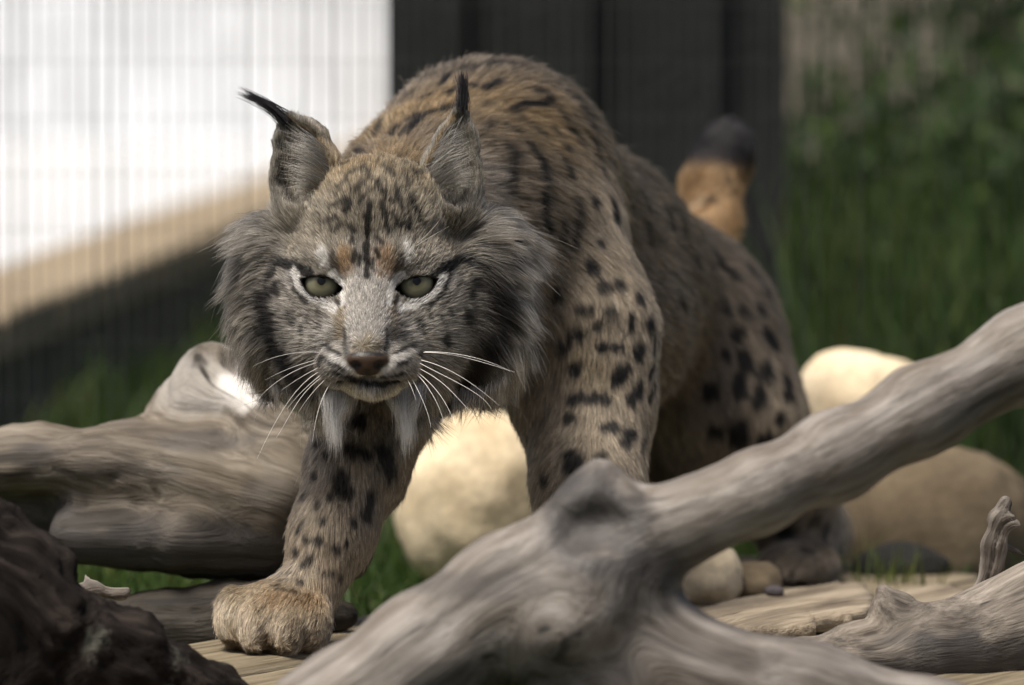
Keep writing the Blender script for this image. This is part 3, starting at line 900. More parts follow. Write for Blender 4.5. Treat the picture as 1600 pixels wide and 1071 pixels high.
# ears
EARS = {-1: [(-41, -30, 50, 26), (-44, -33, 76, 25.5), (-49, -36, 97, 19.5), (-56.5, -38, 110, 9)],
        1: [(54, -34, 50, 24), (57, -37, 77, 21), (61, -40, 98, 15.5), (63.5, -42, 115, 7.5)]}
ODIR = {-1: np.array([-0.30, 0.95]), 1: np.array([0.22, 0.97])}
subs = []
for s in mirror:
    ch = EARS[s]
    for a, b in zip(ch[:-1], ch[1:]):
        prims.append(HC(a[:3], a[3], b[:3], b[3], 0.004, 'ear'))
    d = ODIR[s]
    for (a, b), sh in zip(zip(ch[1:-1], ch[2:]), (10, 8)):
        fa, fb = (0.95, 0.93)
        subs.append(HC((a[0] + d[0] * 0.78 * a[3], a[1] + d[1] * 0.78 * a[3], a[2] + 2), a[3] * 0.90, (b[0] + d[0] * 0.78 * b[3], b[1] + d[1] * 0.78 * b[3], b[2]), b[3] * 0.84, 0.003))
    a = ch[1]
    subs.append(HC((a[0] + d[0] * 18, a[1] + d[1] * 18, 66), 14, (a[0] + d[0] * 15, a[1] + d[1] * 15, 80), 19, 0.004))
# eye openings
EYE = {-1: H(-32.5, 5.0, 0), 1: H(33.0, 5.0, 0)}
for s in mirror:
    c = EYE[s]
    ta = s * math.radians(13)
    def fn(x, y, z, c=c, ta=ta):
        u = (x - c[0]) * math.cos(ta) + (z - c[2]) * math.sin(ta)
        v = -(x - c[0]) * math.sin(ta) + (z - c[2]) * math.cos(ta)
        R1, o1 = 0.0166, 0.0079                 # lower lid
        R2, o2 = 0.0235, 0.0178                 # flatter upper lid
        l = np.maximum(np.sqrt(u ** 2 + (v - o1) ** 2) - R1, np.sqrt(u ** 2 + (v + o2 - 0.0004) ** 2) - R2)
        return np.maximum(l, y - (c[1] - 0.001)) + 0 * x
    subs.append(Fn(fn, c - 0.03, c + 0.03, 0.0022))
# nostrils and mouth
for s in mirror:
    subs.append(HE(s * 8.5, 65, -53.5, 3.2, 5, 2.3, 0.0015))
    subs.append(HC((s * 2, 58, -63.5), 1.3, (s * 16, 57, -65.5), 1.5, 0.003))
    subs.append(HC((s * 16, 57, -65.5), 1.5, (s * 34, 36, -58), 1.5, 0.003))
subs.append(HC((0, 63, -57.5), 0.8, (0, 60, -63.5), 0.8, 0.002))
subs.append(HC((-10, 55, -67.3), 2.2, (14, 55, -67.3), 2.2, 0.003))
hx, hz = O_HEAD[0], O_HEAD[2]
X = axis((-0.245, hx - 0.088, 0.003), (hx - 0.088, hx + 0.092, 0.0014), (hx + 0.092, 0.05, 0.0032), (0.05, 0.30, 0.005))
Y = axis((-0.075, -0.0, 0.0013), (-0.0, 0.07, 0.0018), (0.07, 1.0, 0.006))
Z = axis((-0.008, 0.07, 0.0028), (0.07, hz - 0.085, 0.004), (hz - 0.085, hz + 0.03, 0.0013), (hz + 0.03, hz + 0.132, 0.0017), (hz + 0.132, 0.47, 0.005))
LP, LQ = surface(prims, X, Y, Z, subs)
LP = smooth_mesh(LP, LQ, 1, 0.5)
LP[:, 2] = np.maximum(LP[:, 2], 0.0005)
LN = vnormals(LP, LQ)
print('lynx verts', len(LP))
lynx = tag(empty('lynx', (float(W(600, 0, 0.3)[0]), 0.3, 0.0)), 'spotted lynx with black ear tufts prowling head low over the planks', 'lynx')

# ---- groups: soft membership of every skin vertex in a body region
GN = ['trunk', 'neck', 'chest', 'leg', 'haunch', 'paw', 'tail', 'crown', 'forehead', 'bridge', 'muzzle', 'nose', 'eyelid', 'cheek', 'face', 'chin', 'ruff', 'beard', 'ear']
#        length, lift, density /mm2, radius mm, colour, tip band
GP = dict(trunk=(15, .26, .75, .17, (.165, .132, .095), .45), neck=(16, .30, .9, .16, (.150, .115, .075), .5), chest=(26, .30, .8, .17, (.19, .165, .135), .5),
          leg=(8, .30, 1.4, .15, (.32, .26, .185), .45), haunch=(12, .27, .75, .17, (.165, .132, .098), .4), paw=(6.5, .42, 2.4, .14, (.36, .29, .20), .4),
          tail=(11, .5, 1.0, .18, (.23, .135, .06), .35), crown=(10, .42, 1.7, .14, (.175, .135, .075), .45), forehead=(6, .32, 2.0, .13, (.19, .16, .115), .6),
          bridge=(3.0, .35, 3.0, .11, (.32, .29, .25), .5), muzzle=(4.0, .38, 2.6, .11, (.27, .24, .195), .5), nose=(0, .3, 0, .1, (.035, .024, .020), 0),
          eyelid=(3.0, .30, 2.6, .11, (.22, .19, .15), .4), cheek=(7.5, .30, 1.9, .13, (.235, .208, .168), .6), face=(5.5, .30, 2.2, .12, (.235, .208, .168), .55),
          chin=(6, .35, 2.2, .12, (.42, .38, .29), .4), ruff=(24, .38, 1.35, .14, (.135, .118, .094), 1.0), beard=(24, .25, 1.6, .15, (.20, .18, .15), .7),
          ear=(4.0, .35, 2.4, .12, (.165, .145, .112), .4))
D = np.full((len(LP), len(GN)), 9.0, np.float32)
for p in prims:
    g = GN.index(p.g)
    D[:, g] = np.minimum(D[:, g], p.d(LP[:, 0], LP[:, 1], LP[:, 2]))
soft = 0.006 + 0.010 * sstep(0.08, 0.2, LP[:, 1])
WG = np.exp(-(D - D.min(1, keepdims=True)) / soft[:, None])
WG /= WG.sum(1, keepdims=True)
TAB = np.array([[GP[g][0], GP[g][1], GP[g][2], GP[g][3], GP[g][5]] for g in GN])
CB = np.array([np.array(GP[g][4]) * ((0.97, 1.0, 1.05) if GN.index(g) > 7 else (1, 1, 1)) for g in GN])
HL = (LP - O_HEAD) * 1000                       # head frame, mm
HL = np.stack([HL[:, 0], -HL[:, 1], HL[:, 2]], 1)
inhead = WG[:, GN.index('crown'):].sum(1)

# ---- fur flow guide
guide = np.zeros_like(LP)
def addg(g, v):
    guide[:] += WG[:, GN.index(g)][:, None] * v
addg('trunk', np.array([0.33, 0.85, -0.42])); addg('neck', np.array([0.30, 0.75, -0.40])); addg('chest', np.array([0.05, 0.15, -1.0]))
addg('leg', np.array([-0.05, 0.12, -1.0])); addg('haunch', np.array([0.25, 0.40, -0.85])); addg('paw', np.array([-0.35, -0.75, -0.35])); addg('tail', np.array([0.15, 0.1, 1.0]))
rad = LP - H(0, 52, -40)
rad /= np.linalg.norm(rad, axis=1)[:, None]
rad = rad + np.array([0, 0.15, 0])
for g in ('forehead', 'bridge', 'muzzle', 'nose', 'eyelid', 'face', 'cheek'): addg(g, rad)
addg('crown', np.array([0, 0.75, 0.55]) + 0.3 * rad)
rr = LP - H(6, 20, 25); rr /= np.linalg.norm(rr, axis=1)[:, None]
addg('ruff', rr * np.array([1.0, 0.5, 0.9]) + np.array([0, 0, -0.62]))
addg('beard', np.array([0, 0, -1.0])); addg('chin', np.array([0, 0.2, -1.0]))
addg('ear', np.array([0, 0.1, 1.0]))
guide += 0.22 * np.stack([fbm(LP, 30.0, 41 + i, 2) for i in range(3)], 1)
GT = guide - (guide * LN).sum(1, keepdims=True) * LN
GT /= np.maximum(np.linalg.norm(GT, axis=1, keepdims=True), 1e-9)

# ---- bare skin: eye openings, mouth, nose leather
bare = np.zeros(len(LP)); lid = np.zeros(len(LP))
for s in mirror:
    p = [q for q in subs if isinstance(q, Fn)][0 if s < 0 else 1]
    c = EYE[s]
    nearby = (np.linalg.norm(LP - c, axis=1) < 0.034)
    # distance outside the lid outline, seen along the eye axis
    q = LP[nearby].copy(); q[:, 1] = c[1] - 0.02
    dd = p.d(q[:, 0], q[:, 1], q[:, 2])
    lid[nearby] = np.maximum(lid[nearby], 1 - sstep(0.0012, 0.0034, dd))
    bare[nearby] = np.maximum(bare[nearby], 1 - sstep(0.0003, 0.0012, dd))
nose_m = WG[:, GN.index('nose')] * sstep(48, 53, HL[:, 1]) * sstep(-63, -60, HL[:, 2])
nose_m = sstep(0.35, 0.5, nose_m)
dm = np.full(len(LP), 9.0)
for p in subs:
    if p.k in (0.003, 0.002, 0.0015) and isinstance(p, (Cone, Ell)):
        hh = (p.box()[0][2] < H(0, 0, -40)[2])
        if hh: dm = np.minimum(dm, p.d(LP[:, 0], LP[:, 1], LP[:, 2]))
mouth_m = 1 - sstep(0.0004, 0.0022, dm)
bare = np.maximum(bare, np.maximum(nose_m, 1 - sstep(0.0, 0.001, dm)))

# ---- coat markings and painted shade, traced from the photograph and laid on the skin
bvh = BVHTree.FromPolygons([Vector(v) for v in LP], [tuple(q) for q in LQ])
camv = Vector((0, CAM_Y, CAM_Z))
def hit(px, py):
    r = Vector(ray(px, py)).normalized()
    h = bvh.ray_cast(camv, r)
    return None if h[0] is None else np.array(h[0])
BLK, DRK, WHT, CRM = (.010, .009, .008), (.034, .028, .022), (.68, .65, .60), (.42, .37, .28)
ORG, TAN, GRY = (.38, .21, .075), (.25, .175, .088), (.36, .335, .30)
WMUL = 1.0
strokes = []                                    # (colour, width m, softness, alpha, segments)
def st(col, w, pts, alpha=1.0, soft=0.5, edge=0.3):
    w = w * WMUL
    h = [hit(*p) for p in pts]
    h = [q for q in h if q is not None]
    if not h: return
    if len(h) == 1: h = [h[0], h[0] + 1e-5]
    seg = [(a, b) for a, b in zip(h[:-1], h[1:]) if np.linalg.norm(a - b) < 0.11]
    if seg: strokes.append((np.array(col), w * np.mean([(a[1] - CAM_Y) for a, b in seg]) / FPX, soft, alpha, edge, seg))
# soft patches first
st(ORG, 110, [(700, 95), (780, 92), (850, 110)], 0.95, 1.0)
st(TAN, 150, [(600, 190), (680, 160), (780, 165), (850, 190)], 0.9, 1.0)
st((.07, .055, .038), 60, [(555, 205), (620, 150), (690, 112)], 0.8, 1.0)
st((.25, .22, .185), 60, [(770, 270), (775, 310)], 0.8, 0.8)
st((.20, .175, .145), 70, [(1060, 450), (1075, 540), (1050, 600)], 0.8, 1.0)
st((.23, .20, .16), 50, [(1000, 290), (1040, 350)], 0.6, 1.0)
st((.20, .155, .085), 60, [(890, 560), (930, 590)], 0.5, 1.0)
WMUL = 1.5
# crown and face
st(TAN, 70, [(545, 255), (600, 245), (650, 260)], 0.7, 1.0)
st(GRY, 48, [(574, 480), (574, 540)], 0.9, 0.8)
st((.30, .24, .15), 30, [(574, 548)], 0.8, 0.8)
st((.20, .15, .085), 18, [(533, 470), (532, 515)], 0.8); st((.19, .15, .10), 18, [(613, 470), (615, 520)], 0.7)
st(ORG, 20, [(537, 398), (536, 412)], 0.55, 0.8); st(ORG, 24, [(600, 400), (602, 414)], 0.5, 0.8)
st(WHT, 12, [(503, 392), (508, 412)], 0.85, 0.8); st(WHT, 12, [(636, 382), (638, 402)], 0.85, 0.8)
st(DRK, 10, [(521, 398), (523, 420)], 0.85); st(DRK, 10, [(625, 400), (622, 420)], 0.85)
st(BLK, 7, [(577, 318), (575, 345), (572, 390), (573, 432)], 0.95)
for x, y, x2, y2, w in ((552, 370, 550, 380, 6), (555, 392, 552, 408, 7), (590, 372, 597, 380, 6), (588, 390, 592, 402, 6), (545, 352, 552, 360, 6), (600, 352, 608, 360, 6), (562, 400, 561, 415, 5), (583, 405, 582, 420, 5),
                        (520, 360, 532, 352, 6), (510, 345, 524, 340, 7), (615, 338, 625, 352, 7), (634, 345, 640, 360, 6), (598, 325, 604, 345, 7), (620, 300, 628, 325, 7), (540, 330, 548, 318, 7), (520, 322, 540, 312, 7),
                        (556, 300, 566, 285, 7), (590, 285, 600, 305, 7), (545, 275, 560, 268, 8), (600, 265, 615, 275, 8), (570, 262, 578, 280, 7), (630, 275, 638, 292, 7), (530, 292, 540, 285, 7), (640, 310, 650, 328, 6), (560, 318, 566, 308, 6), (528, 262, 545, 255, 9), (575, 245, 590, 252, 10), (612, 250, 632, 246, 9), (560, 236, 570, 246, 9), (648, 258, 655, 275, 8)):
    st(BLK, w, [(x, y), (x2, y2)], 0.85)
# eye lines
st(BLK, 13, [(423, 432), (428, 414), (436, 409), (455, 414), (480, 426)], 1.0, 0.3); st(BLK, 13, [(430, 446), (431, 457)], 1.0)
st(BLK, 13, [(678, 430), (700, 416), (718, 406), (735, 406), (747, 417)], 1.0, 0.3)
st(WHT, 11, [(460, 426), (468, 447), (490, 467), (524, 481)], 1.0, 0.4); st(WHT, 9, [(520, 428), (531, 440), (536, 455), (537, 472)], 0.95, 0.4)
st(WHT, 9, [(628, 430), (615, 442), (609, 456), (607, 474)], 0.95, 0.4); st(WHT, 11, [(625, 481), (652, 474), (678, 459), (692, 434)], 1.0, 0.4)
st(BLK, 8, [(524, 462), (530, 474)], 0.9); st(BLK, 8, [(620, 462), (616, 474)], 0.9)
st(BLK, 6, [(448, 426), (459, 452), (478, 473)], 0.9); st(BLK, 6, [(704, 430), (695, 455), (672, 476)], 0.9)
st(DRK, 6, [(440, 434), (446, 456), (458, 470)], 0.6); st(DRK, 6, [(720, 440), (708, 462), (690, 478)], 0.6)
st(GRY, 9, [(446, 430), (452, 445)], 0.6); st(GRY, 9, [(712, 432), (706, 446)], 0.6)
# cheeks
for x, y, w in ((454, 494, 15), (731, 496, 15), (657, 510, 13), (696, 532, 12), (746, 443, 14), (735, 460, 12), (690, 500, 7), (705, 488, 7), (670, 492, 7), (480, 500, 7), (495, 490, 6), (470, 515, 7), (500, 510, 6)):
    st(BLK, w, [(x, y - 3), (x + 1, y + 3)], 0.85)
for a_, b_ in (((640, 490), (672, 482)), ((650, 500), (690, 486)), ((480, 484), (510, 492)), ((470, 492), (500, 500)), ((660, 520), (700, 508))):
    st(DRK, 5, [a_, b_], 0.6)
st(GRY, 14, [(512, 510), (502, 530), (497, 555)], 0.8, 0.8); st(GRY, 14, [(642, 515), (652, 535), (658, 560)], 0.8, 0.8)
# muzzle
st(BLK, 7, [(538, 516), (538, 535), (541, 555)], 0.75); st(BLK, 7, [(604, 516), (605, 535), (603, 552)], 0.75)
st(BLK, 9, [(508, 542), (517, 549), (526, 555)], 1.0); st(BLK, 8, [(501, 560), (518, 567), (536, 577)], 1.0); st(BLK, 6, [(500, 571), (527, 584), (548, 590)], 1.0)
st(BLK, 10, [(621, 554), (632, 549), (646, 545)], 1.0); st(BLK, 9, [(610, 572), (630, 564), (654, 556)], 1.0); st(BLK, 6, [(593, 589), (628, 585), (658, 571)], 1.0)
st(WHT, 8, [(504, 551), (520, 560), (536, 568)], 0.7); st(WHT, 9, [(538, 570), (550, 580), (562, 586)], 1.0)
st(WHT, 8, [(612, 562), (632, 556), (652, 549)], 0.7); st(WHT, 9, [(588, 586), (600, 579), (612, 570)], 1.0)
st(BLK, 8, [(548, 594), (572, 600), (596, 601), (616, 595)], 1.0)
st((.66, .60, .48), 15, [(545, 609), (572, 617), (595, 618), (620, 609)], 0.95)
# dark under-ruff
st((.012, .010, .009), 36, [(412, 470), (420, 520), (442, 566), (472, 605)], 1.0, 0.5)
st((.012, .010, .009), 36, [(784, 460), (782, 520), (762, 560), (728, 596), (695, 622)], 1.0, 0.5)
st((.045, .038, .03), 30, [(385, 400), (410, 395), (380, 440)], 0.7, 0.8); st((.045, .038, .03), 30, [(785, 400), (820, 405), (840, 425)], 0.7, 0.8)
st((.22, .20, .17), 24, [(366, 420), (376, 480), (392, 540), (420, 590)], 0.8, 0.8); st((.24, .215, .18), 24, [(832, 470), (822, 520), (800, 570)], 0.8, 0.8)
WMUL = 1.55
# back and shoulder
for w, pts in ((11, [(737, 110), (782, 100), (828, 103), (863, 120), (898, 156), (918, 196)]), (11, [(812, 186), (797, 178), (823, 163), (853, 166), (860, 156), (843, 143)]), (12, [(757, 141), (782, 128)]), (15, [(762, 168)]), (14, [(742, 136)]),
               (12, [(631, 211), (666, 181), (702, 171)]), (14, [(747, 229), (797, 234), (802, 247)]), (11, [(800, 252), (797, 302)]), (14, [(828, 231), (848, 257), (850, 297), (848, 342), (855, 362)]),
               (11, [(893, 206), (908, 226)]), (13, [(888, 236)]), (11, [(883, 257), (891, 277)]), (10, [(903, 317), (903, 347), (893, 388)]), (17, [(928, 317)]), (16, [(956, 322), (961, 342)]), (13, [(923, 413), (928, 428)]), (13, [(938, 383)]),
               (7, [(918, 171), (928, 226), (944, 277)]), (9, [(984, 206), (1004, 226)]), (11, [(1029, 262), (1049, 287)]), (7, [(1060, 332), (1070, 378)]), (14, [(530, 221), (576, 176), (601, 151)]), (12, [(666, 108), (651, 126)]),
               (10, [(700, 120), (690, 135)]), (10, [(640, 150), (620, 165)]), (10, [(680, 205), (720, 200)]), (9, [(600, 190), (590, 210)]), (11, [(710, 95), (730, 90)]), (8, [(960, 245), (975, 275)]), (9, [(1000, 300), (1012, 330)]), (9, [(880, 345), (872, 380)]),
               (20, [(865, 463)]), (18, [(943, 452)]), (16, [(966, 447)]), (18, [(925, 421)]), (18, [(998, 468)]), (16, [(1021, 476)]), (10, [(902, 486), (922, 486)]), (16, [(953, 491)]), (9, [(985, 495), (985, 515)]), (20, [(1013, 510)]), (18, [(899, 525)]),
               (12, [(935, 512)]), (18, [(878, 549)]), (11, [(938, 544), (969, 544)]), (21, [(995, 552)]), (8, [(1021, 530), (1019, 552)]), (16, [(899, 580)]), (16, [(976, 577), (962, 595)]), (8, [(1019, 570), (1012, 592)]), (16, [(998, 607), (988, 627)]), (8, [(1019, 605), (1013, 630)]),
               (16, [(896, 625), (943, 625)]), (18, [(888, 656)]), (17, [(946, 669), (956, 669)]), (17, [(985, 677), (976, 694)]), (8, [(1007, 680), (1000, 705)]), (24, [(893, 718), (893, 732)]), (16, [(851, 755)]), (14, [(940, 715)]),
               (17, [(1147, 431)]), (16, [(1173, 426)]), (17, [(1194, 457)]), (17, [(1160, 489)]), (17, [(1186, 486)]), (20, [(1200, 527), (1208, 539)]), (20, [(1149, 523)]), (15, [(1220, 484)]), (15, [(1238, 552)]), (18, [(1160, 558), (1164, 572)]), (15, [(1134, 557)]),
               (22, [(1196, 578), (1196, 588)]), (17, [(1155, 592), (1155, 616)]), (18, [(1186, 615), (1186, 630)]), (18, [(1228, 598), (1231, 620)]), (22, [(1110, 614)]), (15, [(1217, 656)]), (18, [(1118, 677)]), (22, [(1155, 672), (1155, 688)]), (20, [(1194, 690)]),
               (24, [(1228, 834)]), (24, [(1257, 865)]), (18, [(1272, 813)]), (12, [(1290, 822), (1286, 845)]), (12, [(1130, 470), (1136, 490)]), (12, [(1120, 400), (1128, 420)]), (9, [(1040, 330), (1050, 362)]), (9, [(1080, 400), (1090, 432)]), (9, [(1010, 350), (1016, 384)]), (9, [(1062, 305), (1078, 326)]), (9, [(1098, 352), (1114, 378)]), (8, [(975, 300), (985, 335)]), (10, [(1060, 470), (1066, 490)]), (9, [(1000, 420), (1006, 440)]), (9, [(655, 160), (672, 150)]), (9, [(640, 190), (655, 180)]), (8, [(700, 150), (712, 140)]), (9, [(610, 215), (622, 200)]), (9, [(690, 225), (705, 215)]), (9, [(575, 210), (585, 195)]), (8, [(660, 128), (676, 118)]), (9, [(720, 110), (735, 104)]), (9, [(790, 200), (805, 205)]), (8, [(770, 195), (760, 205)]), (9, [(835, 205), (850, 215)]), (8, [(875, 175), (885, 190)]), (8, [(865, 200), (872, 215)])):
    st(BLK, w, pts, 1.0, 0.35)
WMUL = 1.25
# fore leg
for x, y, w in ((496, 695, 13), (509, 713, 11), (491, 746, 12), (560, 662, 22), (476, 780, 13), (496, 790, 12), (502, 816, 11), (553, 820, 12), (496, 847, 13), (478, 844, 11), (522, 860, 13), (463, 865, 11), (469, 911, 11), (458, 928, 10), (480, 934, 9), (530, 905, 8), (515, 780, 8), (540, 850, 8)):
    st(BLK, w, [(x, y - 2), (x + 1, y + 2)], 0.95)
for w, pts in ((26, [(550, 705), (568, 712)]), (24, [(530, 748), (538, 770)]), (34, [(600, 710), (608, 740)]), (20, [(578, 780), (572, 808)]), (11, [(472, 820), (466, 833)]), (13, [(484, 874), (474, 884)]), (6, [(438, 889), (454, 885)]), (5, [(436, 899), (454, 897)]), (5, [(436, 908), (452, 906)]),  # widest dark patch paints shading on the inner upper arm, the rest are spots
               (6, [(424, 918), (436, 916)]), (6, [(434, 922), (448, 926)]), (5, [(466, 940), (474, 946)]), (6, [(505, 899), (520, 898)])):
    st(BLK, w, pts, 0.92)
WMUL = 1.0
st((.075, .062, .05), 120, [(1195, 885), (1250, 880), (1300, 872)], 0.9, 0.8)  # shade over the lower hind leg and paw, painted into the coat
st((.10, .083, .066), 110, [(1240, 810), (1280, 830)], 0.6, 0.9)  # weaker painted shade higher on the same leg
st(BLK, 22, [(1228, 834)], 1.0); st(BLK, 22, [(1262, 862)], 1.0)
# paw
st((.28, .175, .085), 40, [(425, 938), (480, 945), (500, 930)], 0.55, 1.0); st((.44, .36, .25), 40, [(365, 945), (362, 985)], 0.8, 1.0)
st(DRK, 5, [(383, 975), (381, 1000)], 0.8); st(DRK, 5, [(430, 985), (434, 1015)], 0.8); st(DRK, 5, [(474, 985), (474, 1005)], 0.7)  # dark lines paint the shade in the gaps between the toes
# ears: tan inner rims, pale tops
st(TAN, 8, [(452, 184), (480, 200), (510, 232), (528, 262)], 0.8); st(TAN, 8, [(708, 182), (690, 212), (672, 248), (662, 280)], 0.9)
st((.26, .24, .20), 20, [(470, 235), (490, 270)], 0.6, 0.8); st((.26, .24, .20), 20, [(715, 240), (710, 280)], 0.6, 0.8)
st((.02, .018, .015), 16, [(440, 270), (446, 300), (455, 312)], 0.7, 0.8); st((.02, .018, .015), 14, [(735, 290), (725, 305)], 0.7, 0.8)
# tail tip
st((.012, .011, .012), 120, [(1100, 200), (1140, 215), (1180, 220)], 1.0, 0.4); st(BLK, 18, [(1135, 285)], 0.8); st(BLK, 20, [(1110, 318)], 0.8)
# spots on the side away from the camera
back = np.where((LN[:, 1] > 0.15) & (inhead < 0.05) & (WG[:, GN.index('tail')] < 0.2))[0]
chosen = []
for i in rng.permutation(back)[:900]:
    if all(np.linalg.norm(LP[i] - c) > 0.038 for c in chosen):
        chosen.append(LP[i])
for c in chosen:
    strokes.append((np.array(BLK), 0.010 + 0.008 * rng.random(), 0.5, 0.9, 0.3, [(c, c + rng.normal(0, 0.007, 3))]))

def coat(P, wg):
    col = wg @ CB
    n1 = fbm(P, 55.0, 5, 3); n2 = fbm(P, 260.0, 9, 2)
    col = col * (1 + 0.30 * n1 + 0.22 * n2)[:, None]
    sk = fbm(P * np.array([1.0, 0.25, 1.6]), 60.0, 33, 2)
    col = col * (1 + 1.3 * wg[:, GN.index('ruff')] * np.clip(sk, -0.6, 0.8))[:, None]
    cr = wg[:, GN.index('crown')] + 0.9 * wg[:, GN.index('forehead')] * sstep(O_HEAD[2] + 0.026, O_HEAD[2] + 0.046, P[:, 2]) * (1 - sstep(0.035, 0.05, np.abs(P[:, 0] - O_HEAD[0])))
    rg = np.abs(fbm(P * np.array([1.0, 0.6, 0.6]), 130.0, 77, 2))
    col = col * (1 - 0.85 * np.clip(cr, 0, 1) * (1 - sstep(0.04, 0.14, rg)))[:, None]
    wob = fbm(P, 300.0, 61, 2)
    order = np.argsort(P[:, 0]); PS = P[order]; xs_ = PS[:, 0].copy()
    for c, w, soft, al, edge, segs in strokes:
        lo = np.min([np.minimum(a, b) for a, b in segs], 0) - w * 1.3
        hi = np.max([np.maximum(a, b) for a, b in segs], 0) + w * 1.3
        i0, i1 = np.searchsorted(xs_, lo[0]), np.searchsorted(xs_, hi[0])
        q = PS[i0:i1]
        m = order[i0:i1][(q[:, 1] > lo[1]) & (q[:, 1] < hi[1]) & (q[:, 2] > lo[2]) & (q[:, 2] < hi[2])]
        if len(m) == 0: continue
        p = P[m]; d = np.full(len(m), 9.0)
        for a, b in segs:
            ab = b - a
            t = np.clip(((p - a) @ ab) / max(ab @ ab, 1e-12), 0, 1)
            d = np.minimum(d, np.linalg.norm(p - a - t[:, None] * ab, axis=1))
        d = d + wob[m] * w * edge
        k = (1 - sstep(w * 0.5 * (1 - soft), w * 0.5 * (1 + soft), d)) * al
        col[m] = col[m] * (1 - k[:, None]) + c * k[:, None]
    k = (wg[:, GN.index('tail')] * sstep(0.312, 0.324, P[:, 2]))[:, None]
    col = col * (1 - k) + np.array((.012, .011, .012)) * k
    return np.clip(col, 0.006, 0.85)
skin = coat(LP, WG) * 0.62
inner = (WG[:, GN.index('ear')] > 0.5) & (LN[:, 1] < -0.3)
k = lid[:, None]; skin = skin * (1 - k) + np.array((.010, .009, .009)) * k
k = nose_m[:, None]
ncol = np.where((HL[:, 2] > -46.5)[:, None], np.array((.012, .011, .011)), np.array((.042, .025, .015)))
skin = skin * (1 - k) + ncol * k
k = mouth_m[:, None]; skin = skin * (1 - k) + np.array((.008, .006, .006)) * k
m, nt, b = mat_new('lynx_skin')
nt.links.new(nd(nt, 'ShaderNodeAttribute', attribute_name='coat').outputs['Color'], b.inputs['Base Color'])
nt.links.new(ramp(nt, nd(nt, 'ShaderNodeAttribute', attribute_name='wet').outputs['Fac'], [(0, (0.9, 0.9, 0.9)), (1, (0.42, 0.42, 0.42))]), b.inputs['Roughness'])
b.inputs['Specular IOR Level'].default_value = 0.3
bump(nt, b, tex_noise(nt, nd(nt, 'ShaderNodeTexCoord').outputs['Object'], 900.0, 2), 0.3, 0.0006)
body = under(mesh_obj('body', LP, LQ, m), lynx)
set_attr(body.data, 'coat', 'FLOAT_COLOR', np.c_[skin, np.ones(len(skin))])
set_attr(body.data, 'wet', 'FLOAT', np.maximum(nose_m, lid))

# ---- eyes
def eye_material():
    m, nt, b = mat_new('lynx_eye')
    tc = nd(nt, 'ShaderNodeTexCoord').outputs['Object']
    sx = nd(nt, 'ShaderNodeSeparateXYZ'); nt.links.new(tc, sx.inputs[0])
    def math_(op, a, bb=None):
        n = nd(nt, 'ShaderNodeMath', operation=op)
        for i, v in enumerate((a, bb)):
            if v is None: continue
            if isinstance(v, (int, float)): n.inputs[i].default_value = v
            else: nt.links.new(v, n.inputs[i])
        return n.outputs[0]
    r = math_('SQRT', math_('ADD', math_('POWER', sx.outputs[0], 2.0), math_('POWER', sx.outputs[2], 2.0)))
    r = math_('MULTIPLY', r, 1000 / 16.0)
    n = tex_noise(nt, tc, 420.0, 3)
    rj = math_('ADD', r, math_('MULTIPLY', math_('SUBTRACT', n, 0.5), 0.05))
    c = ramp(nt, rj, [(0.0, (.004, .004, .004)), (0.165, (.004, .004, .004)), (0.215, (.085, .082, .048)), (0.40, (.175, .170, .110)), (0.60, (.165, .160, .105)), (0.70, (.07, .066, .045)), (0.76, (.008, .007, .006)), (1.0, (.02, .015, .012))])
    nt.links.new(c, b.inputs['Base Color'])
    b.inputs['Roughness'].default_value = 0.12
    b.inputs['Coat Weight'].default_value = 0.05
    b.inputs['Specular IOR Level'].default_value = 0.2
    b.inputs['Coat Roughness'].default_value = 0.03
    return m
ME = eye_material()
R_E = 0.0158
th = np.linspace(0, 2 * math.pi, 48, endpoint=False); ph = np.linspace(0, math.pi, 33)
sp = [(0, -R_E, 0)] + [(R_E * math.sin(p) * math.cos(t), -R_E * math.cos(p), R_E * math.sin(p) * math.sin(t)) for p in ph[1:-1] for t in th] + [(0, R_E, 0)]
sf = [(0, 1 + i, 1 + (i + 1) % 48) for i in range(48)] + [(1 + j * 48 + i, 1 + (j + 1) * 48 + i, 1 + (j + 1) * 48 + (i + 1) % 48, 1 + j * 48 + (i + 1) % 48) for j in range(30) for i in range(48)] + [(len(sp) - 1, 1 + 30 * 48 + (i + 1) % 48, 1 + 30 * 48 + i) for i in range(48)]
for s in mirror:
    e = mesh_obj('eye', sp, sf, ME)
    c = EYE[s] + np.array([0, -0.0005, 0])
    e.parent = lynx
    e.location = Vector(c) - lynx.location
    e.rotation_euler = (math.radians(-13), 0, math.radians(2.5 * s))

# ---- hair
def hair_object(name, pts, rad0, col, band, mat, parent, taper=0.25):
    n, k, _ = pts.shape
    cu = bpy.data.hair_curves.new(name)
    cu.add_curves([k] * n)
    cu.attributes['position'].data.foreach_set('vector', pts.astype(np.float32).ravel()) if 'position' in cu.attributes else None
    ra = cu.attributes.get('radius') or cu.attributes.new('radius', 'FLOAT', 'POINT')
    prof = np.linspace(1, 0, k) ** 0.6 * (1 - taper) + taper
    prof[-1] = 0.08
    ra.data.foreach_set('value', (rad0[:, None] * prof[None]).astype(np.float32).ravel())
    ca = cu.attributes.new('hair_color', 'FLOAT_COLOR', 'POINT')
    ca.data.foreach_set('color', np.concatenate([col, np.ones((n, k, 1))], 2).astype(np.float32).ravel())
    ba = cu.attributes.new('band', 'FLOAT', 'CURVE')
    ba.data.foreach_set('value', band.astype(np.float32))
    cu.materials.append(mat)
    o = bpy.data.objects.new(name, cu)
    COL.objects.link(o)
    under(o, parent)
    return o
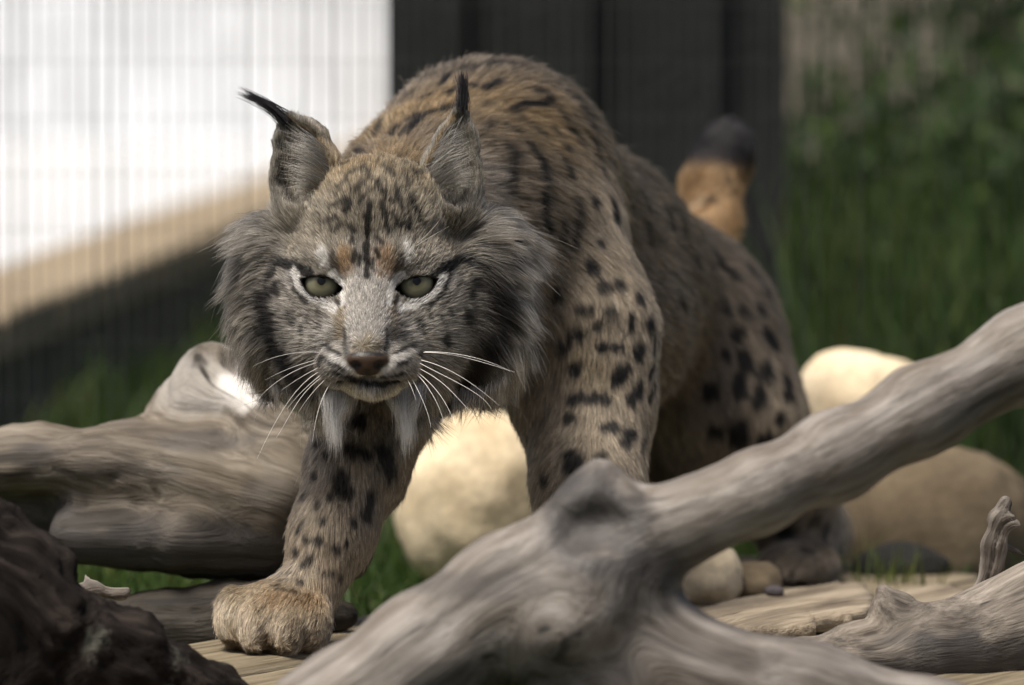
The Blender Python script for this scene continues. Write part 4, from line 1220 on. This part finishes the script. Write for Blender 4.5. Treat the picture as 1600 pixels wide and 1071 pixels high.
def hair_material():
    m = bpy.data.materials.new('lynx_fur'); m.use_nodes = True
    nt = m.node_tree
    nt.nodes.remove(nt.nodes['Principled BSDF'])
    c = nd(nt, 'ShaderNodeAttribute', attribute_name='hair_color').outputs['Color']
    bd = nd(nt, 'ShaderNodeAttribute', attribute_name='band').outputs['Fac']
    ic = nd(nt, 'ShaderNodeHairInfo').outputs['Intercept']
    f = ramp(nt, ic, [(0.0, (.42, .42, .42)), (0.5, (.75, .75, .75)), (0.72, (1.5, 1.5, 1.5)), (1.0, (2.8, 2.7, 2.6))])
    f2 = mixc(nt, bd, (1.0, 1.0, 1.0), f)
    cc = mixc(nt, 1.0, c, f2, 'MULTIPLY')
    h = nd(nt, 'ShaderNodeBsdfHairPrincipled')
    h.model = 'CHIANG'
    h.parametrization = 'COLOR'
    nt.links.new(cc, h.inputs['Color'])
    h.inputs['Roughness'].default_value = 0.45
    h.inputs['Radial Roughness'].default_value = 0.7
    h.inputs['Random Roughness'].default_value = 0.2
    df = nd(nt, 'ShaderNodeBsdfDiffuse'); nt.links.new(cc, df.inputs[0])
    ms = nd(nt, 'ShaderNodeMixShader'); ms.inputs[0].default_value = 0.5
    nt.links.new(h.outputs[0], ms.inputs[1]); nt.links.new(df.outputs[0], ms.inputs[2])
    nt.links.new(ms.outputs[0], nt.nodes['Material Output'].inputs[0])
    return m
MH = hair_material()

def grow(density_scale=1.0):
    T = np.concatenate([LQ[:, [0, 1, 2]], LQ[:, [0, 2, 3]]])
    A = 0.5 * np.linalg.norm(np.cross(LP[T[:, 1]] - LP[T[:, 0]], LP[T[:, 2]] - LP[T[:, 0]]), axis=1)
    dens = (WG @ TAB[:, 2]) * (1 - bare)
    facing = -LN[:, 1]
    dens *= np.where(facing > -0.35, 1.0, 0.35)
    td = dens[T].mean(1) * 1e6 * A * density_scale
    n = int(td.sum())
    tri = np.searchsorted(np.cumsum(td), rng.random(n) * td.sum())
    tri = np.clip(tri, 0, len(T) - 1)
    u, v = rng.random(n), rng.random(n)
    fl = u + v > 1; u[fl] = 1 - u[fl]; v[fl] = 1 - v[fl]
    bc = np.stack([1 - u - v, u, v], 1)
    I = T[tri]
    itp = lambda arr: (arr[I] * bc[:, :, None]).sum(1) if arr.ndim == 2 else (arr[I] * bc).sum(1)
    root, N, tg, wg = itp(LP), itp(LN), itp(GT), itp(WG)
    bb = itp(bare)
    keep = bb < 0.35
    root, N, tg, wg = root[keep], N[keep], tg[keep], wg[keep]
    n = len(root)
    N /= np.linalg.norm(N, axis=1)[:, None]
    tg -= (tg * N).sum(1)[:, None] * N
    tg /= np.maximum(np.linalg.norm(tg, axis=1), 1e-6)[:, None]
    par = wg @ TAB
    lid_r = np.minimum(np.linalg.norm(root - EYE[-1], axis=1), np.linalg.norm(root - EYE[1], axis=1))
    L = par[:, 0] / 1000 * np.exp(rng.normal(0, 0.22, n)) * (0.35 + 0.65 * sstep(0.014, 0.034, lid_r))
    L *= 1 + 0.35 * fbm(root, 70.0, 91, 2)
    lift = np.clip(par[:, 1] + rng.normal(0, 0.10, n) + 0.12 * fbm(root, 120.0, 93, 2), 0.08, 1.0)
    jit = rng.normal(0, 0.11, (n, 3)) * (1 + 0.8 * sstep(12, 30, par[:, 0]))[:, None]
    d0 = tg * np.sqrt(1 - lift ** 2)[:, None] + N * lift[:, None] + jit
    d0 /= np.linalg.norm(d0, axis=1)[:, None]
    K = 6
    ss = np.linspace(0, 1, K)
    pts = root[:, None, :] + L[:, None, None] * (ss[None, :, None] * d0[:, None, :] + (ss ** 2)[None, :, None] * (0.30 * tg - 0.16 * N + np.array([0, 0, -0.10]))[:, None, :])
    # locks: tips drawn together within small cells
    cell = np.clip(par[:, 0] / 1000 * 0.38, 0.0018, 0.011)
    lev = np.round(np.log2(cell / 0.0018) * 2) / 2
    cs = 0.0018 * 2 ** lev
    wq = root + 0.45 * cs[:, None] * np.stack([fbm(root, 160.0, 101 + i, 2) for i in range(3)], 1) + tg * (rng.random(n) * 0.4 * cs)[:, None]
    key = np.floor(wq / cs[:, None]).astype(np.int64)
    kk = (key[:, 0] * 73856093) ^ (key[:, 1] * 19349663) ^ (key[:, 2] * 83492791) ^ (np.round(lev * 2).astype(np.int64) * 49979693)
    _, inv, cnt = np.unique(kk, return_inverse=True, return_counts=True)
    mean_tip = np.stack([np.bincount(inv, pts[:, -1, c]) / cnt for c in range(3)], 1)[inv]
    cl = 0.55 * np.exp(rng.normal(0, 0.3, n)) * np.clip(par[:, 0] / 9, 0.35, 1)
    pts += (np.clip(cl, 0, 0.9)[:, None, None] * (ss ** 1.7)[None, :, None]) * (mean_tip - pts[:, -1])[:, None, :]
    r5 = np.random.default_rng(5)
    long_ = sstep(8, 30, par[:, 0])
    lockv = r5.normal(0, 1, len(cnt))[inv] * (0.15 + 0.22 * long_)
    ldir = r5.normal(0, 0.19, (len(cnt), 3))[inv]
    pts += (L * (0.25 + 0.75 * long_))[:, None, None] * (ss ** 2)[None, :, None] * ldir[:, None, :]
    mid = pts[:, 4] - root
    mid -= (mid * N).sum(1)[:, None] * N
    col = np.repeat(coat(root + mid, wg)[:, None, :], K, 1)
    lum = col[:, 0].mean(1)
    hd = np.where(N[:, 1] < 0.4)[0]
    ck = []
    for q in (1, 3, 5):
        o = pts[hd, q] - root[hd]
        ck.append(coat(root[hd] + o - (o * N[hd]).sum(1)[:, None] * N[hd], wg[hd]))
    for q, (i0, f) in enumerate(((0, 0), (0, 0), (0, .5), (1, 0), (1, .5), (2, 0))):
        col[hd, q] = ck[i0] * (1 - f) + ck[min(i0 + 1, 2)] * f
    col = col * np.exp(rng.normal(0, 0.22, n) + lockv)[:, None, None]
    head = wg[:, GN.index('crown'):].sum(1)
    pale = (rng.random(n) < 0.05 + 0.10 * head + 0.12 * wg[:, GN.index('ruff')]) & (lum > 0.05)
    col[pale] = col[pale] * 1.5 + 0.07
    dark = (rng.random(n) < 0.10 + 0.06 * head) & ~pale
    col[dark] *= 0.4
    col = np.clip(col, 0.006, 0.8)
    band = par[:, 4] * sstep(0.03, 0.10, lum) * (0.6 + 0.4 * rng.random(n))
    return pts, par[:, 3] / 1000 * np.exp(rng.normal(0, 0.15, n)), col, band, wg
def bundle(n, roots, path, spread, col, colj, rad_mm, seed, end=0.3):
    # hairs that leave a line of roots and run along a curved path to a point
    r = np.random.default_rng(seed)
    roots = np.array(roots); path = np.array(path)
    K = 6
    ss = np.linspace(0, 1, K)
    pi = np.linspace(0, 1, len(path))
    base = np.stack([np.interp(ss, pi, path[:, c]) for c in range(3)], 1)
    t = r.random(n) * (len(roots) - 1)
    i = np.clip(t.astype(int), 0, max(len(roots) - 2, 0))
    f = (t - i)[:, None]
    rt = roots[i] * (1 - f) + roots[np.minimum(i + 1, len(roots) - 1)] * f + r.normal(0, spread * 0.35, (n, 3))
    sc = r.uniform(0.55, 1.03, n)
    tip = path[-1] + r.normal(0, spread * end, (n, 3))
    pts = np.zeros((n, K, 3))
    for k in range(K):
        q = np.stack([np.interp(ss[k] * sc, pi, path[:, c]) for c in range(3)], 1)
        off0 = rt - path[0]
        w_ = (1 - ss[k] * sc)[:, None]
        pts[:, k] = q + off0 * w_ + (tip - path[-1]) * (ss[k] * sc)[:, None]
    c = np.array(col)[None] * np.exp(r.normal(0, colj, n))[:, None]
    return pts, np.full(n, rad_mm / 1000), np.repeat(np.clip(c, 0.005, 0.8)[:, None, :], K, 1), np.full(n, 0.15)
if FUR:
    hp, hr, hc, hb, hw = grow(1.0)
    more = []
    # beard points: several locks to each
    rb = np.random.default_rng(44)
    for j, (xa, xb, tipx) in enumerate(((500, 556, 523), (600, 656, 634))):
        for q in range(16):
            f = q / 15
            x = xa + (xb - xa) * f
            y = 596 + 14 * rb.random()
            tx = tipx + (x - tipx) * 0.5 + rb.normal(0, 4)
            ty = 642 + 72 * math.exp(-((x - tipx) / 15) ** 2) + rb.normal(0, 9)
            d0 = -0.022 + 0.016 * rb.random()
            cc = 0.32 + 0.75 * math.exp(-((x - tipx) / 16) ** 2) * (0.6 + 0.6 * rb.random())
            more.append(bundle(75, [W(x - 7, y, d0), W(x + 7, y + 4, d0)], [W(x, y, d0), W(x * 0.8 + tx * 0.2, y * 0.6 + ty * 0.4, d0 - 0.006), W(tx * 0.8 + x * 0.2, y * 0.25 + ty * 0.75, d0 - 0.006), W(tx, ty, d0 - 0.002)], 0.0046, (cc, cc * 0.97, cc * 0.92), 0.45, 0.09, 600 + q + 30 * j, 0.6))
    # hanging pale strands under the ruff
    for j, (a0, a1, dx) in enumerate((((425, 585), (480, 612), 4), ((715, 612), (790, 575), -6))):
        for q in range(9):
            f = q / 8
            x, y = a0[0] + (a1[0] - a0[0]) * f, a0[1] + (a1[1] - a0[1]) * f
            more.append(bundle(46, [W(x - 4, y, 0.02), W(x + 4, y, 0.02)], [W(x, y - 12, 0.02), W(x + dx * 0.4, y + 18, 0.015), W(x + dx, y + 48 + 14 * math.sin(q * 2.1), 0.018)], 0.004, (.30, .28, .25), 0.4, 0.15, 80 + q + 20 * j, 0.6))
    # long pale hairs inside the ears
    for s, starts, ends in ((-1, [(512, 240), (522, 268), (510, 292), (490, 300)], [(452, 206), (444, 232), (444, 262), (456, 288)]),
                            (1, [(690, 226), (676, 262), (682, 288), (700, 298)], [(722, 196), (733, 228), (738, 256), (736, 284)])):
        for q in range(12):
            f = q / 11 * 3
            i = min(int(f), 2); g = f - i
            a = np.array(starts[i]) * (1 - g) + np.array(starts[i + 1]) * g
            b2 = np.array(ends[i]) * (1 - g) + np.array(ends[i + 1]) * g
            md = (a + b2) / 2 + np.array([0, -5])
            more.append(bundle(34, [W(a[0] - 3, a[1] - 3, 0.022), W(a[0] + 3, a[1] + 3, 0.022)], [W(a[0], a[1], 0.022), W(md[0], md[1], 0.012), W(b2[0], b2[1], 0.018)], 0.006, (.25, .235, .205), 0.4, 0.12, 130 + q + 40 * s, 0.8))
    hp = np.concatenate([hp] + [m_[0] for m_ in more]); hr = np.concatenate([hr] + [m_[1] for m_ in more])
    hc = np.concatenate([hc] + [m_[2] for m_ in more]); hb = np.concatenate([hb] + [m_[3] for m_ in more])
    print('hairs', len(hp))
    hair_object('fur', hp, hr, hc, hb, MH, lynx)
    for pth, sd_ in (([W(443, 188, 0.037), W(424, 170, 0.037), W(402, 156, 0.037), W(374, 143, 0.037)], 1), ([W(718, 172, 0.042), W(721, 150, 0.042), W(722, 130, 0.042), W(721, 108, 0.042)], 2)):
        p_, r_, c_, b_ = bundle(260, [pth[0], pth[0] + np.array([0.003, 0, 0.001])], pth, 0.0065, (.012, .011, .012), 0.3, 0.19, 200 + sd_, 0.35)
        hair_object('ear_tuft', p_, r_, c_, b_, MH, lynx)

# ---- whiskers
MW, nt, b = mat_new('whisker')
b.inputs['Base Color'].default_value = (0.68, 0.66, 0.62, 1)
b.inputs['Roughness'].default_value = 0.35
def whisker(pts, y0, y1, r0=0.00027):
    n = 14
    px = np.array(pts, float)
    t = np.linspace(0, 1, len(px)); tt = np.linspace(0, 1, n)
    deg = min(len(px) - 1, 3)
    fx, fy_ = np.polyfit(t, px[:, 0], deg), np.polyfit(t, px[:, 1], deg)
    C = np.array([W(np.polyval(fx, q), np.polyval(fy_, q), y0 + (y1 - y0) * q) for q in tt])
    P, F = [], []
    for i in range(n):
        d = C[min(i + 1, n - 1)] - C[max(i - 1, 0)]; d /= np.linalg.norm(d)
        u = np.cross(d, (0, 1, 0.1)); u /= np.linalg.norm(u); v = np.cross(d, u)
        r = r0 * (1 - 0.82 * tt[i])
        for k in range(5):
            P.append(C[i] + r * (math.cos(k * 1.2566) * u + math.sin(k * 1.2566) * v))
    for i in range(n - 1):
        F += [(i * 5 + k, i * 5 + (k + 1) % 5, (i + 1) * 5 + (k + 1) % 5, (i + 1) * 5 + k) for k in range(5)]
    under(mesh_obj('whisker', P, F, MW), lynx)
for pts in ([(499, 551), (460, 552), (425, 560), (395, 573)], [(492, 563), (450, 577), (415, 594)], [(499, 566), (455, 583), (420, 607), (398, 632)], [(508, 577), (470, 605), (440, 642), (415, 690), (402, 716)],
            [(511, 579), (475, 609), (448, 640)], [(514, 582), (478, 612), (455, 645), (432, 684)], [(525, 587), (505, 620), (494, 655), (488, 692)], [(518, 585), (490, 612), (466, 645)], [(505, 571), (470, 590), (440, 610)]):
    whisker(pts, -0.046, -0.075)
for pts in ([(664, 550), (710, 553), (755, 563), (797, 580)], [(662, 551), (700, 554), (740, 562), (775, 573), (805, 582)], [(658, 563), (700, 578), (740, 602), (780, 634)], [(653, 575), (690, 598), (715, 622), (741, 650)], [(646, 580), (668, 605), (685, 635), (693, 662)],
            [(648, 579), (680, 608), (700, 638), (713, 668)], [(638, 584), (652, 608), (666, 640), (673, 668)], [(656, 568), (705, 593), (745, 616), (768, 640)], [(632, 586), (642, 604), (650, 626)]):
    whisker(pts, -0.046, -0.075)
for pts in ([(507, 375), (508, 350), (505, 312)], [(516, 372), (522, 345), (513, 318)], [(640, 392), (670, 372), (702, 354)], [(645, 385), (668, 366), (690, 340)]):
    whisker(pts, -0.012, -0.05, 0.0002)
